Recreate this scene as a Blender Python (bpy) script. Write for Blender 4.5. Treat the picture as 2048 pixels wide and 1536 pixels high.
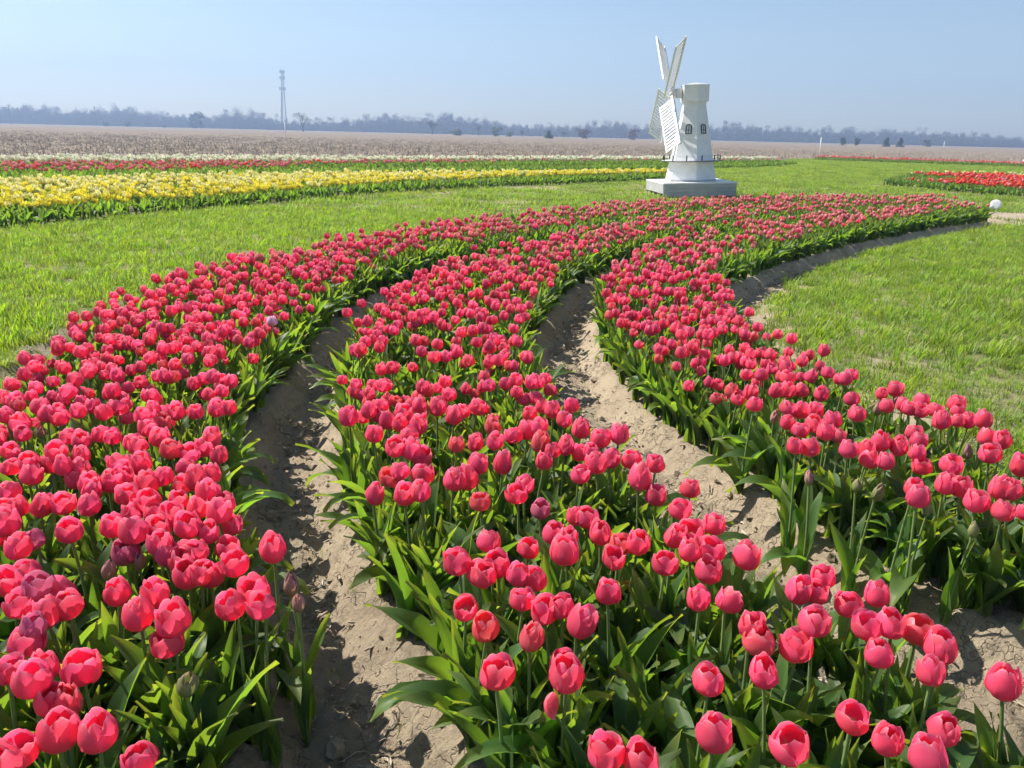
import bpy, math, random
import numpy as np
from mathutils import Vector, Matrix

for o in list(bpy.data.objects):
    bpy.data.objects.remove(o)
scene = bpy.context.scene
col = scene.collection
R = math.radians
rng = np.random.default_rng(7)
random.seed(7)

# ------------------------------------------------------------------ camera
EYE = 1.27
PITCH = math.atan(500.5 / 1537.0)
ROLL = R(1.37)                      # the land falls gently to the right of the level camera
cam_d = bpy.data.cameras.new('camera')
cam = bpy.data.objects.new('camera', cam_d)
col.objects.link(cam)
cam_d.sensor_width = 36.0
cam_d.lens = 36.0 * 1537.0 / 2048.0
cam_d.clip_start = 0.05
cam_d.clip_end = 5000.0
_f = Vector((0, math.cos(PITCH), -math.sin(PITCH)))
_r0 = Vector((1, 0, 0)); _u0 = Vector((0, math.sin(PITCH), math.cos(PITCH)))
_r = _r0 * math.cos(ROLL) + _u0 * math.sin(ROLL)
_u = _u0 * math.cos(ROLL) - _r0 * math.sin(ROLL)
cam.matrix_world = Matrix(((_r.x, _u.x, -_f.x, 0), (_r.y, _u.y, -_f.y, 0), (_r.z, _u.z, -_f.z, EYE), (0, 0, 0, 1)))
scene.camera = cam

# ------------------------------------------------------------------ sky, sun, exposure
SUN_AZ, SUN_EL = R(-64), R(46)      # to the left of the view and a little ahead
world = bpy.data.worlds.new('World'); scene.world = world; world.use_nodes = True
wn = world.node_tree
sky = wn.nodes.new('ShaderNodeTexSky'); sky.sky_type = 'NISHITA'; sky.sun_disc = False
sky.sun_elevation = SUN_EL; sky.sun_rotation = SUN_AZ
sky.air_density = 1.0; sky.dust_density = 0.55; sky.ozone_density = 2.0
bg = wn.nodes['Background']; bg.inputs['Strength'].default_value = 0.076
wn.links.new(sky.outputs['Color'], bg.inputs['Color'])
sun_d = bpy.data.lights.new('sun', 'SUN'); sun_d.energy = 4.6; sun_d.angle = R(0.53)
sun_d.color = (1.0, 0.95, 0.86)
sun = bpy.data.objects.new('sun', sun_d); col.objects.link(sun)
to_sun = Vector((math.sin(SUN_AZ) * math.cos(SUN_EL), math.cos(SUN_AZ) * math.cos(SUN_EL), math.sin(SUN_EL)))
sun.rotation_euler = (-to_sun).to_track_quat('-Z', 'Y').to_euler()
scene.view_settings.view_transform = 'Standard'
scene.view_settings.look = 'None'
scene.view_settings.gamma = 1.0
scene.view_settings.use_curve_mapping = False
scene.view_settings.exposure = 0.9
scene.render.engine = 'CYCLES'
scene.cycles.max_bounces = 4
scene.cycles.diffuse_bounces = 3
scene.cycles.glossy_bounces = 2
scene.cycles.transmission_bounces = 3
scene.cycles.volume_bounces = 0
scene.cycles.transparent_max_bounces = 4
scene.cycles.caustics_reflective = False
scene.cycles.caustics_refractive = False
scene.cycles.use_adaptive_sampling = True
scene.cycles.adaptive_threshold = 0.03
scene.cycles.use_denoising = True

HAZE = 0.0012                       # thickness of the air

# ------------------------------------------------------------------ helpers
def tag(o, label=None, cat=None, group=None, kind=None):
    if label: o['label'] = label
    if cat: o['category'] = cat
    if group: o['group'] = group
    if kind: o['kind'] = kind
    return o

def empty(name, loc=(0, 0, 0), rz=0.0):
    o = bpy.data.objects.new(name, None); col.objects.link(o)
    o.empty_display_size = 0.05
    o.location = loc; o.rotation_euler = (0, 0, rz)
    return o

class MB:
    """collects pieces: vertices, faces, material index per face, uv per vertex"""
    def __init__(self): self.v = []; self.f = []; self.m = []; self.uv = []; self.n = 0
    def add(self, v, f, m=0, uv=None):
        v = np.asarray(v, float).reshape(-1, 3)
        self.v.append(v)
        self.f += [tuple(int(i) + self.n for i in q) for q in f]
        self.m += [m] * len(f)
        self.uv.append(np.zeros((len(v), 2)) if uv is None else np.asarray(uv, float))
        self.n += len(v)
        return self
    def merge(self, o, mat=None, moff=0):
        v = np.concatenate(o.v)
        if mat is not None: v = v @ np.array(mat.to_3x3()).T + np.array(mat.translation)
        self.v.append(v); self.f += [tuple(i + self.n for i in q) for q in o.f]
        self.m += [m + moff for m in o.m]; self.uv += o.uv; self.n += len(v)
        return self
    def box(self, c, s, m=0, rot=None):
        x, y, z = [a / 2 for a in s]
        v = np.array([(-x,-y,-z),(x,-y,-z),(x,y,-z),(-x,y,-z),(-x,-y,z),(x,-y,z),(x,y,z),(-x,y,z)])
        if rot is not None: v = v @ np.array(rot.to_3x3()).T
        return self.add(v + np.array(c), [(0,3,2,1),(4,5,6,7),(0,1,5,4),(1,2,6,5),(2,3,7,6),(3,0,4,7)], m)
    def tube(self, p, r, n=6, m=0, cap=True):
        """tapered tube through points p with radii r"""
        p = [Vector(a) for a in p]
        if not hasattr(r, '__len__'): r = [r] * len(p)
        V = []; F = []; UV = []
        for i, a in enumerate(p):
            d = (p[min(i+1, len(p)-1)] - p[max(i-1, 0)]).normalized()
            ref = Vector((0, 0, 1)) if abs(d.z) < 0.9 else Vector((1, 0, 0))
            s = d.cross(ref).normalized(); t = d.cross(s)
            for k in range(n):
                an = 2 * math.pi * k / n
                V.append(a + s * (math.cos(an) * r[i]) + t * (math.sin(an) * r[i])); UV.append((k / n, i / (len(p) - 1)))
        for i in range(len(p) - 1):
            for k in range(n):
                F.append((i*n+k, i*n+(k+1) % n, (i+1)*n+(k+1) % n, (i+1)*n+k))
        if cap:
            F.append(tuple(range(n))[::-1]); F.append(tuple((len(p)-1)*n + k for k in range(n)))
        return self.add([tuple(a) for a in V], F, m, UV)
    def mesh(self, name, mats, smooth=True):
        me = bpy.data.meshes.new(name)
        v = np.concatenate(self.v)
        me.from_pydata(v.tolist(), [], self.f)
        if not isinstance(mats, (list, tuple)): mats = [mats]
        for a in mats: me.materials.append(a)
        me.polygons.foreach_set('material_index', np.array(self.m, np.int32))
        if smooth: me.polygons.foreach_set('use_smooth', np.ones(len(self.f), bool))
        uv = np.concatenate(self.uv)
        lay = me.uv_layers.new(name='UVMap')
        li = np.empty(len(me.loops), np.int32); me.loops.foreach_get('vertex_index', li)
        lay.data.foreach_set('uv', uv[li].astype(np.float32).ravel())
        me.update()
        return me

def obj(name, me, parent=None, loc=(0, 0, 0), rot=(0, 0, 0), scale=None):
    o = bpy.data.objects.new(name, me); col.objects.link(o)
    o.location = loc; o.rotation_euler = rot
    if scale is not None: o.scale = scale if hasattr(scale, '__len__') else (scale,) * 3
    if parent is not None: o.parent = parent
    return o

def value_noise(x, y, seed=0):
    """smooth value noise in [0,1] on numpy arrays"""
    xi = np.floor(x).astype(np.int64); yi = np.floor(y).astype(np.int64)
    fx = x - xi; fy = y - yi
    fx = fx*fx*(3-2*fx); fy = fy*fy*(3-2*fy)
    def h(a, b):
        n = (a * 374761393 + b * 668265263 + seed * 974711) & 0xFFFFFFFF
        n = ((n ^ (n >> 13)) * 1274126177) & 0xFFFFFFFF
        return ((n ^ (n >> 16)) & 0xFFFF) / 65535.0
    return (h(xi, yi)*(1-fx)+h(xi+1, yi)*fx)*(1-fy) + (h(xi, yi+1)*(1-fx)+h(xi+1, yi+1)*fx)*fy

def fbm(x, y, o=4, seed=0):
    s = 0; a = 0.5; t = 0
    for i in range(o):
        s = s + a * value_noise(x, y, seed + i); t += a; a *= 0.5; x = x * 2.03 + 7.1; y = y * 2.03 + 3.7
    return s / t

def smooth(a, b, x):
    t = np.clip((x - a) / (b - a), 0, 1); return t * t * (3 - 2 * t)

def spline(pts, n=12):
    """Catmull-Rom through points"""
    p = np.array(pts, float); p = np.vstack([2*p[0]-p[1], p, 2*p[-1]-p[-2]]); out = []
    for i in range(1, len(p) - 2):
        for k in range(n):
            t = k / n
            out.append(0.5*((2*p[i]) + (-p[i-1]+p[i+1])*t + (2*p[i-1]-5*p[i]+4*p[i+1]-p[i+2])*t*t + (-p[i-1]+3*p[i]-3*p[i+1]+p[i+2])*t**3))
    out.append(p[-2]); return np.array(out)

def inside(x, y, poly):
    r = np.zeros(x.shape, bool); n = len(poly)
    for i in range(n):
        x1, y1 = poly[i]; x2, y2 = poly[(i+1) % n]
        c = ((y1 > y) != (y2 > y))
        with np.errstate(divide='ignore', invalid='ignore'):
            xx = (x2-x1)*(y-y1)/(y2-y1)+x1
        r ^= c & (x < xx)
    return r

def edge_dist(x, y, poly):
    d = np.full(x.shape, 1e9); n = len(poly)
    for i in range(n):
        a = poly[i]; b = poly[(i+1) % n]; ab = b - a; L = ab @ ab
        if L < 1e-12: continue
        t = np.clip(((x-a[0])*ab[0]+(y-a[1])*ab[1])/L, 0, 1)
        d = np.minimum(d, (x-a[0]-t*ab[0])**2+(y-a[1]-t*ab[1])**2)
    return np.sqrt(d)

# ------------------------------------------------------------------ materials
def new_mat(name):
    m = bpy.data.materials.new(name); m.use_nodes = True
    nt = m.node_tree; b = nt.nodes['Principled BSDF']
    return m, nt, b, nt.links
def node(nt, t, **kw):
    n = nt.nodes.new(t)
    for k, v in kw.items():
        if k == 'op': n.operation = v
        elif isinstance(k, str) and hasattr(n, k): setattr(n, k, v)
        else: n.inputs[k].default_value = v
    return n
def ramp(nt, stops):
    n = nt.nodes.new('ShaderNodeValToRGB'); e = n.color_ramp.elements
    while len(e) < len(stops): e.new(0.5)
    for a, (p, c) in zip(e, stops):
        a.position = p; a.color = (*c, 1) if len(c) == 3 else c
    return n
def mixc(nt, fac, a, b, blend='MIX'):
    n = nt.nodes.new('ShaderNodeMix'); n.data_type = 'RGBA'; n.blend_type = blend
    for i, s in ((0, fac), (6, a), (7, b)):
        if isinstance(s, (int, float)): n.inputs[i].default_value = s
        elif isinstance(s, tuple): n.inputs[i].default_value = (*s, 1) if len(s) == 3 else s
        else: nt.links.new(s, n.inputs[i])
    return n.outputs[2]

def plain(name, c, rough=0.6, noise=0.0, scale=20.0, bump=0.0, metallic=0.0):
    m, nt, b, L = new_mat(name)
    b.inputs['Roughness'].default_value = rough; b.inputs['Metallic'].default_value = metallic
    if noise or bump:
        tc = nt.nodes.new('ShaderNodeTexCoord'); n = nt.nodes.new('ShaderNodeTexNoise')
        n.inputs['Scale'].default_value = scale; n.inputs['Detail'].default_value = 5
        L.new(tc.outputs['Object'], n.inputs['Vector'])
        lo = tuple(x * (1 - noise) for x in c); hi = tuple(min(1, x * (1 + noise * 0.6)) for x in c)
        r = ramp(nt, [(0.3, lo), (0.7, hi)]); L.new(n.outputs['Fac'], r.inputs['Fac']); L.new(r.outputs['Color'], b.inputs['Base Color'])
        if bump:
            bp = nt.nodes.new('ShaderNodeBump'); bp.inputs['Strength'].default_value = bump; bp.inputs['Distance'].default_value = 0.01
            L.new(n.outputs['Fac'], bp.inputs['Height']); L.new(bp.outputs['Normal'], b.inputs['Normal'])
    else:
        b.inputs['Base Color'].default_value = (*c, 1)
    return m

def leafy(name, top, trans, amount=0.4, rough=0.45, spread=0.25, tip=None, vein=False, spec=0.5, hue=0.014):
    """thin plant tissue: reflects one colour, lets another through"""
    m, nt, b, L = new_mat(name)
    oi = nt.nodes.new('ShaderNodeObjectInfo')
    hs = nt.nodes.new('ShaderNodeHueSaturation')
    mr = node(nt, 'ShaderNodeMapRange'); mr.inputs[3].default_value = 1 - spread; mr.inputs[4].default_value = 1 + spread
    L.new(oi.outputs['Random'], mr.inputs[0]); L.new(mr.outputs[0], hs.inputs['Value'])
    mh = node(nt, 'ShaderNodeMath', op='MULTIPLY_ADD'); mh.inputs[1].default_value = hue; mh.inputs[2].default_value = 0.5 - hue / 2
    m7 = node(nt, 'ShaderNodeMath', op='MULTIPLY'); m7.inputs[1].default_value = 7.31
    fr = node(nt, 'ShaderNodeMath', op='FRACT'); L.new(oi.outputs['Random'], m7.inputs[0]); L.new(m7.outputs[0], fr.inputs[0])
    L.new(fr.outputs[0], mh.inputs[0]); L.new(mh.outputs[0], hs.inputs['Hue'])
    uv = nt.nodes.new('ShaderNodeUVMap'); sx = nt.nodes.new('ShaderNodeSeparateXYZ'); L.new(uv.outputs['UV'], sx.inputs[0])
    base = nt.nodes.new('ShaderNodeRGB'); base.outputs[0].default_value = (*top, 1)
    c = base.outputs[0]
    if tip:
        r = ramp(nt, tip); L.new(sx.outputs['Y'], r.inputs['Fac']); c = r.outputs['Color']
    if vein:
        wv = nt.nodes.new('ShaderNodeTexWave'); wv.wave_type = 'BANDS'; wv.bands_direction = 'X'
        wv.inputs['Scale'].default_value = 7.0; wv.inputs['Distortion'].default_value = 1.2; wv.inputs['Detail'].default_value = 3
        mp = nt.nodes.new('ShaderNodeMapping'); mp.inputs['Scale'].default_value = (1, 0.08, 1)
        L.new(uv.outputs['UV'], mp.inputs['Vector']); L.new(mp.outputs[0], wv.inputs['Vector'])
        c = mixc(nt, 0.10, c, wv.outputs['Color'], 'OVERLAY')
        tn = nt.nodes.new('ShaderNodeTexNoise'); tn.inputs['Scale'].default_value = 2.2; tn.inputs['Detail'].default_value = 4; L.new(uv.outputs['UV'], tn.inputs['Vector'])
        c = mixc(nt, 0.22, c, tn.outputs['Fac'], 'OVERLAY')
    L.new(c, hs.inputs['Color'])
    L.new(hs.outputs[0], b.inputs['Base Color'])
    b.inputs['Roughness'].default_value = rough
    b.inputs['Specular IOR Level'].default_value = spec
    tr = nt.nodes.new('ShaderNodeBsdfTranslucent')
    t = mixc(nt, 1.0, hs.outputs[0], trans, 'MULTIPLY')
    L.new(t, tr.inputs['Color'])
    ms = nt.nodes.new('ShaderNodeMixShader'); ms.inputs[0].default_value = amount
    L.new(b.outputs[0], ms.inputs[1]); L.new(tr.outputs[0], ms.inputs[2])
    L.new(ms.outputs[0], nt.nodes['Material Output'].inputs['Surface'])
    return m

M = {}
PT = [(0.0, (0.68, 0.50, 0.38)), (0.09, (0.82, 0.28, 0.34)), (0.32, (0.91, 0.12, 0.23)), (0.80, (0.92, 0.135, 0.24)), (0.94, (0.92, 0.20, 0.29)), (1.0, (0.95, 0.42, 0.48))]
M['petal'] = leafy('petal_pink', (0.8, 0.06, 0.13), (1.12, 0.85, 0.95), 0.50, 0.46, 0.15, PT, True, 0.3, 0.018)
M['petal_coral'] = leafy('petal_coral', (0.8, 0.1, 0.12), (1.1, 0.9, 0.9), 0.44, 0.38, 0.10, [(0, (0.62, 0.45, 0.25)), (0.15, (0.78, 0.20, 0.20)), (0.8, (0.86, 0.12, 0.15)), (0.97, (0.9, 0.28, 0.30))], True, 0.4)
M['petal_mauve'] = leafy('petal_mauve', (0.6, 0.1, 0.2), (1, 0.9, 1), 0.4, 0.42, 0.08, [(0, (0.45, 0.36, 0.25)), (0.3, (0.64, 0.16, 0.25)), (0.9, (0.70, 0.15, 0.26)), (1, (0.78, 0.34, 0.42))], True, 0.4)
M['petal_pale'] = leafy('petal_pale', (0.8, 0.5, 0.62), (1, 0.9, 1), 0.4, 0.45, 0.05, [(0, (0.6, 0.5, 0.4)), (0.4, (0.82, 0.48, 0.60)), (1, (0.88, 0.70, 0.80))], True, 0.35)
M['petal_bud'] = leafy('petal_bud', (0.3, 0.26, 0.15), (1, 0.9, 0.8), 0.3, 0.45, 0.15, [(0, (0.24, 0.28, 0.10)), (0.4, (0.44, 0.27, 0.20)), (1, (0.52, 0.24, 0.25))], True, 0.35)
M['petal_green'] = leafy('petal_green', (0.25, 0.28, 0.12), (1, 1, 0.7), 0.3, 0.45, 0.12, [(0, (0.16, 0.24, 0.06)), (0.6, (0.28, 0.29, 0.12)), (1, (0.36, 0.27, 0.15))], True, 0.35)
M['petal_yellow'] = leafy('petal_yellow', (0.9, 0.72, 0.05), (1.1, 1, 0.5), 0.4, 0.5, 0.08, [(0, (0.82, 0.76, 0.15)), (1, (0.90, 0.82, 0.08))], False, hue=0.006)
M['petal_cream'] = leafy('petal_cream', (0.9, 0.85, 0.5), (1.1, 1, 0.7), 0.4, 0.5, 0.06, [(0, (0.82, 0.82, 0.3)), (1, (0.94, 0.90, 0.48))], False, hue=0.006)
M['petal_white'] = leafy('petal_white', (0.86, 0.82, 0.66), (1, 1, 0.9), 0.35, 0.5, 0.06, [(0, (0.80, 0.80, 0.55)), (1, (0.95, 0.91, 0.74))], False, hue=0.006)
M['petal_red'] = leafy('petal_red', (0.75, 0.05, 0.02), (1.2, 0.9, 0.8), 0.4, 0.45, 0.12, [(0, (0.7, 0.25, 0.05)), (0.3, (0.80, 0.075, 0.035)), (1, (0.86, 0.10, 0.05))], False)
M['petal_salmon'] = leafy('petal_salmon', (0.75, 0.2, 0.18), (1.1, 0.9, 0.8), 0.4, 0.45, 0.12, [(0, (0.6, 0.38, 0.25)), (0.3, (0.78, 0.22, 0.23)), (1, (0.84, 0.32, 0.32))], False)
M['pistil'] = plain('pistil', (0.35, 0.36, 0.10), 0.6)
M['stem'] = leafy('stem_green', (0.20, 0.29, 0.09), (1.1, 1.2, 0.5), 0.2, 0.45, 0.15)
M['leaf'] = leafy('tulip_leaf', (0.07, 0.14, 0.035), (4.1, 3.7, 0.8), 0.46, 0.48, 0.25, [(0, (0.11, 0.165, 0.05)), (0.15, (0.070, 0.135, 0.038)), (0.8, (0.074, 0.138, 0.040)), (1, (0.13, 0.165, 0.05))], True, 0.35, 0.025)
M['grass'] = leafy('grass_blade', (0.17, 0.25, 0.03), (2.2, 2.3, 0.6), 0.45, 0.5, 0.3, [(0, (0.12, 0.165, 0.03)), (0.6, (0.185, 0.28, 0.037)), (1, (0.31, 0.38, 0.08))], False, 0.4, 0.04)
M['grass_dry'] = leafy('grass_dry', (0.4, 0.36, 0.18), (1.3, 1.2, 0.8), 0.35, 0.6, 0.2, [(0, (0.30, 0.26, 0.12)), (1, (0.48, 0.43, 0.24))], False, 0.3)
M['straw'] = plain('straw', (0.50, 0.42, 0.32), 0.8, 0.35, 3)
M['straw_dark'] = plain('straw_dark', (0.27, 0.21, 0.155), 0.85, 0.35, 3)
M['white'] = plain('white_paint', (0.80, 0.80, 0.80), 0.5, 0.10, 4, 0.02)
M['grey'] = plain('grey_paint', (0.42, 0.425, 0.43), 0.6, 0.12, 5, 0.05)
M['black'] = plain('black_paint', (0.02, 0.022, 0.025), 0.45)
M['dark'] = plain('dark_wood', (0.05, 0.045, 0.04), 0.8)
M['pane'] = plain('window_pane', (0.62, 0.66, 0.70), 0.3)
M['steel'] = plain('mast_steel', (0.20, 0.21, 0.22), 0.5)
M['timber'] = plain('pole_timber', (0.14, 0.11, 0.09), 0.8)
M['bark'] = plain('bark', (0.11, 0.085, 0.07), 0.9, 0.3, 2)
M['twig'] = plain('twig', (0.10, 0.085, 0.08), 0.9)
M['twig_red'] = plain('twig_red', (0.17, 0.09, 0.075), 0.9)
M['bud_leaf'] = leafy('spring_leaf', (0.10, 0.12, 0.05), (1.5, 1.6, 0.6), 0.35, 0.6, 0.2)
M['needle'] = leafy('needle', (0.018, 0.036, 0.018), (1, 1.2, 0.6), 0.2, 0.6, 0.25)

# ------------------------------------------------------------------ layout of the beds (metres, camera above the origin looking along +y)
LL = spline([(-1.35,.3),(-1.6,1.2),(-1.78,1.8),(-1.93,2.4),(-2.05,2.9),(-2.2,3.5),(-2.33,4.2),(-2.4,5.1),(-2.27,5.8),(-2.08,6.4),(-1.85,7.05),(-1.55,7.75),(-.9,9.0),(-.42,9.7),(.08,10.35),(.62,11.1),(1.27,11.95),(2.1,12.8),(4.03,14.26),(5.34,14.94),(7.0,15.55),(8.1,15.7),(8.75,15.55)], 6)
LR = spline([(-.45,.3),(-.53,.94),(-.58,1.25),(-.6,1.5),(-.68,1.75),(-.88,2.13),(-1.04,2.57),(-1.13,2.95),(-1.2,3.5),(-1.23,4.0),(-1.23,4.6),(-1.22,5.4),(-1.1,6.3),(-.82,7.07),(-.4,7.75),(.1,8.48),(1.3,10.2),(2.67,11.92),(4.46,13.34),(5.69,14.12),(7.23,14.9),(8.8,15.2)], 6)
CL = spline([(.6,.3),(.35,.7),(.16,1.0),(0,1.2),(-.1,1.4),(-.2,1.6),(-.38,1.95),(-.55,2.47),(-.69,2.95),(-.82,3.6),(-.88,4.25),(-.85,4.85),(-.77,5.4),(-.59,6.06),(-.31,6.82),(.09,7.55),(1.3,9.6),(2.84,11.63),(4.59,13.06),(5.79,13.87),(7.28,14.68),(8.82,15.1)], 6)
CR = spline([(1.6,.6),(1.2,.9),(.98,1.18),(.85,1.36),(.72,1.56),(.6,1.75),(.5,2.0),(.4,2.25),(.28,2.55),(.2,2.9),(.13,3.25),(.08,3.67),(.06,4.2),(.15,5.0),(.26,5.6),(.44,6.4),(.74,7.17),(1.12,7.95),(2.0,9.3),(3.3,10.87),(4.93,12.33),(6.07,13.21),(7.4,14.1),(8.9,14.8)], 6)
RL = spline([(2.4,1.1),(1.8,1.5),(1.38,1.87),(1.17,2.1),(1.02,2.4),(.9,2.8),(.72,3.3),(.6,3.85),(.56,4.5),(.6,5.3),(.75,6.14),(1.0,6.89),(1.46,7.87),(2.1,8.85),(3.5,10.5),(5.09,12.0),(6.2,12.9),(7.46,13.83),(8.92,14.68)], 6)
RR = spline([(3.3,1.6),(2.4,1.95),(1.75,2.3),(1.66,2.65),(1.56,3.0),(1.5,3.4),(1.42,3.9),(1.37,4.3),(1.4,4.75),(1.47,5.2),(1.56,5.75),(1.72,6.4),(2.1,7.15),(3.14,8.6),(4.22,9.9),(5.46,11.19),(6.5,12.2),(7.6,13.15),(9.0,14.2)], 6)
LL, LR, CL, CR, RL, RR = [a_[a_[:, 0] < 8.35] for a_ in (LL, LR, CL, CR, RL, RR)]
BED = {'L': np.vstack([LL, LR[::-1]]), 'C': np.vstack([CL, CR[::-1]]), 'R': np.vstack([RL, RR[::-1]])}
YELLOW = np.array([(-14,8),(-9.5,7.0),(-6.4,9.4),(-5.2,11.7),(-3.4,15.5),(-.3,19.8),(4.2,24.2),(5.2,25.3),(5.2,27.2),(-.53,22.9),(-4.3,20.2),(-7.6,17.6),(-9.7,14.8),(-14,11.5)], float)
def draw_in(p):
    """the far beds on the left lie a little nearer than the stubble edge on the right"""
    p = np.array(p, float); f = np.interp(p[:, 0] / p[:, 1], [-.65, -.2, .33], [.82, .84, .93]); return p * f[:, None]
REDWHITE = draw_in([(-24,18),(-16,15.5),(-12,18.5),(-9.4,21.5),(-5.5,27),(2,31.5),(12.1,40.5),(16.5,47),(16,49.7),(8.4,45.6),(-7.5,35.7),(-13.8,32.3),(-18.2,28.1),(-26,22)])
REDBED = np.array([(11.3,24.6),(12.0,22.2),(13,19.9),(17,15.5),(26,15),(30,28),(22,34),(15.2,31)], float)
REDROW = np.array([(20.3,55),(31.5,49.2),(42,44),(43,47),(33,52),(22,58.5)], float)
FIELD = np.vstack([draw_in([(-60,16),(-27,23.5),(-18.8,29),(-14.2,33.2),(-8,36.6),(8,46.6),(15.8,50.8)]), [(20,57.5),(34,53.5),(48,47),(90,30)]])

def field_front(x):
    return np.interp(x, FIELD[:, 0], FIELD[:, 1])

def soil_map(x, y):
    """height of the soil and how bare it is (1 bare soil, 0 turf)"""
    dout = np.full(x.shape, 1e9); ins = np.zeros(x.shape, bool)
    near = (y < 18) & (x > -6) & (x < 12)
    if near.any():
        xs, ys = x[near], y[near]
        dd = np.full(xs.shape, 1e9); ii = np.zeros(xs.shape, bool)
        for p in BED.values():
            i = inside(xs, ys, p); ii |= i
            dd = np.minimum(dd, np.where(i, 0, edge_dist(xs, ys, p)))
        dout[near] = dd; ins[near] = ii
    return dout, ins

# ------------------------------------------------------------------ ground: one sheet, finer towards the camera
ys = np.concatenate([[-12, -6, -3, -1.5, -.6, -.1], np.geomspace(0.25, 22, 520), np.geomspace(23, 60, 40), np.geomspace(66, 900, 26)])
ts = np.concatenate([-np.geomspace(4, 1.05, 12), np.linspace(-1.0, 1.0, 400), np.geomspace(1.05, 4, 12)])
GX = ts[None, :] * (np.maximum(ys, 0)[:, None] * 0.82 + 0.85)
GY = np.repeat(ys[:, None], len(ts), 1)
dout, ins = soil_map(GX, GY)
def ground_height(x, y, d=None, inn=None):
    if d is None: d, inn = soil_map(x, y)
    z = -0.105 * smooth(0.0, 0.15, d) * (1 - smooth(0.22, 0.55, d))
    soil = 1 - smooth(0.35, 0.7, d)
    fade = 1 - smooth(14, 30, y)
    lump = (fbm(x * 5, y * 5, 3, 3) - 0.5) * 0.05 + (fbm(x * 19, y * 19, 3, 9) - 0.5) * 0.034
    lump = lump + (fbm(x * 55, y * 55, 2, 12) - 0.5) * 0.026 * (y < 6)
    ridge = np.abs(fbm(x * 34, y * 34, 2, 21) - 0.5) * 0.03
    z = z + soil * fade * (lump - ridge * (y < 8)) + (1 - soil) * fade * (fbm(x * 1.2, y * 1.2, 3, 5) - 0.5) * 0.05
    return z
GZ = ground_height(GX, GY, dout, ins)
nr, nc = GX.shape
gv = np.stack([GX, GY, GZ], -1).reshape(-1, 3)
idx = np.arange(nr * nc).reshape(nr, nc)
gf = np.stack([idx[:-1, :-1], idx[:-1, 1:], idx[1:, 1:], idx[1:, :-1]], -1).reshape(-1, 4)
gme = bpy.data.meshes.new('ground')
gme.vertices.add(len(gv)); gme.vertices.foreach_set('co', gv.astype(np.float32).ravel())
gme.loops.add(gf.size); gme.loops.foreach_set('vertex_index', gf.astype(np.int32).ravel())
gme.polygons.add(len(gf)); gme.polygons.foreach_set('loop_start', np.arange(0, gf.size, 4, dtype=np.int32))
gme.polygons.foreach_set('loop_total', np.full(len(gf), 4, np.int32))
gme.polygons.foreach_set('use_smooth', np.ones(len(gf), bool))
gme.update(calc_edges=True)
turf = smooth(0.25, 0.75, dout + (fbm(GX * 3, GY * 3, 3, 31) - 0.5) * 0.5)
ROAD = np.array([(8.35, 14.1), (8.5, 15.6), (30, 17.2), (30, 15.2)], float)
turf *= ~inside(GX, GY + (fbm(GX * 2, GY * 2, 2, 77) - .5) * .5, ROAD)
furrow = smooth(0.10, 0.2, dout) * (1 - smooth(0.3, 0.5, dout))
a = gme.attributes.new('turf', 'FLOAT', 'POINT'); a.data.foreach_set('value', turf.ravel().astype(np.float32))
a = gme.attributes.new('furrow', 'FLOAT', 'POINT'); a.data.foreach_set('value', furrow.ravel().astype(np.float32))

m, nt, b, L = new_mat('soil_and_turf'); M['ground'] = m
tc = nt.nodes.new('ShaderNodeTexCoord')
def noise(scale, detail=6, rough=0.6, vec=None):
    n = nt.nodes.new('ShaderNodeTexNoise'); n.inputs['Scale'].default_value = scale; n.inputs['Detail'].default_value = detail
    n.inputs['Roughness'].default_value = rough; L.new(vec or tc.outputs['Object'], n.inputs['Vector']); return n
n1 = noise(2.5); n2 = noise(46, 10, 0.78); n3 = noise(0.7)
wrp = mixc(nt, 0.12, tc.outputs['Object'], noise(9, 3).outputs['Color'], 'LINEAR_LIGHT')
vo = nt.nodes.new('ShaderNodeTexVoronoi'); vo.feature = 'DISTANCE_TO_EDGE'; vo.inputs['Scale'].default_value = 14
L.new(wrp, vo.inputs['Vector'])
crk = ramp(nt, [(0.0, (0, 0, 0)), (0.045, (1, 1, 1))]); L.new(vo.outputs['Distance'], crk.inputs['Fac'])
cm = ramp(nt, [(0.44, (0, 0, 0)), (0.60, (1, 1, 1))]); L.new(noise(2.6, 3).outputs['Fac'], cm.inputs['Fac'])
crack = mixc(nt, cm.outputs['Color'], (1.0, 1.0, 1.0), crk.outputs['Color'])
sr = ramp(nt, [(0.25, (0.23, 0.18, 0.125)), (0.45, (0.42, 0.335, 0.235)), (0.68, (0.56, 0.46, 0.33))])
mx = node(nt, 'ShaderNodeMath', op='MULTIPLY_ADD'); mx.inputs[1].default_value = 0.55
L.new(n2.outputs['Fac'], mx.inputs[0])
mh = node(nt, 'ShaderNodeMath', op='MULTIPLY'); mh.inputs[1].default_value = 0.45; L.new(n1.outputs['Fac'], mh.inputs[0]); L.new(mh.outputs[0], mx.inputs[2])
L.new(mx.outputs[0], sr.inputs['Fac'])
soil = mixc(nt, crack, mixc(nt, 0.45, sr.outputs['Color'], (0.12, 0.09, 0.06)), sr.outputs['Color'])
fa = nt.nodes.new('ShaderNodeAttribute'); fa.attribute_name = 'furrow'
fm = node(nt, 'ShaderNodeMath', op='MULTIPLY'); fm.inputs[1].default_value = 0.35; L.new(fa.outputs['Fac'], fm.inputs[0])
soil = mixc(nt, fm.outputs[0], soil, (0.33, 0.26, 0.18))
gr = ramp(nt, [(0.3, (0.11, 0.16, 0.03)), (0.5, (0.19, 0.22, 0.06)), (0.66, (0.36, 0.32, 0.18))])
gn = noise(11, 10, 0.8); L.new(gn.outputs['Fac'], gr.inputs['Fac'])
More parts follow.
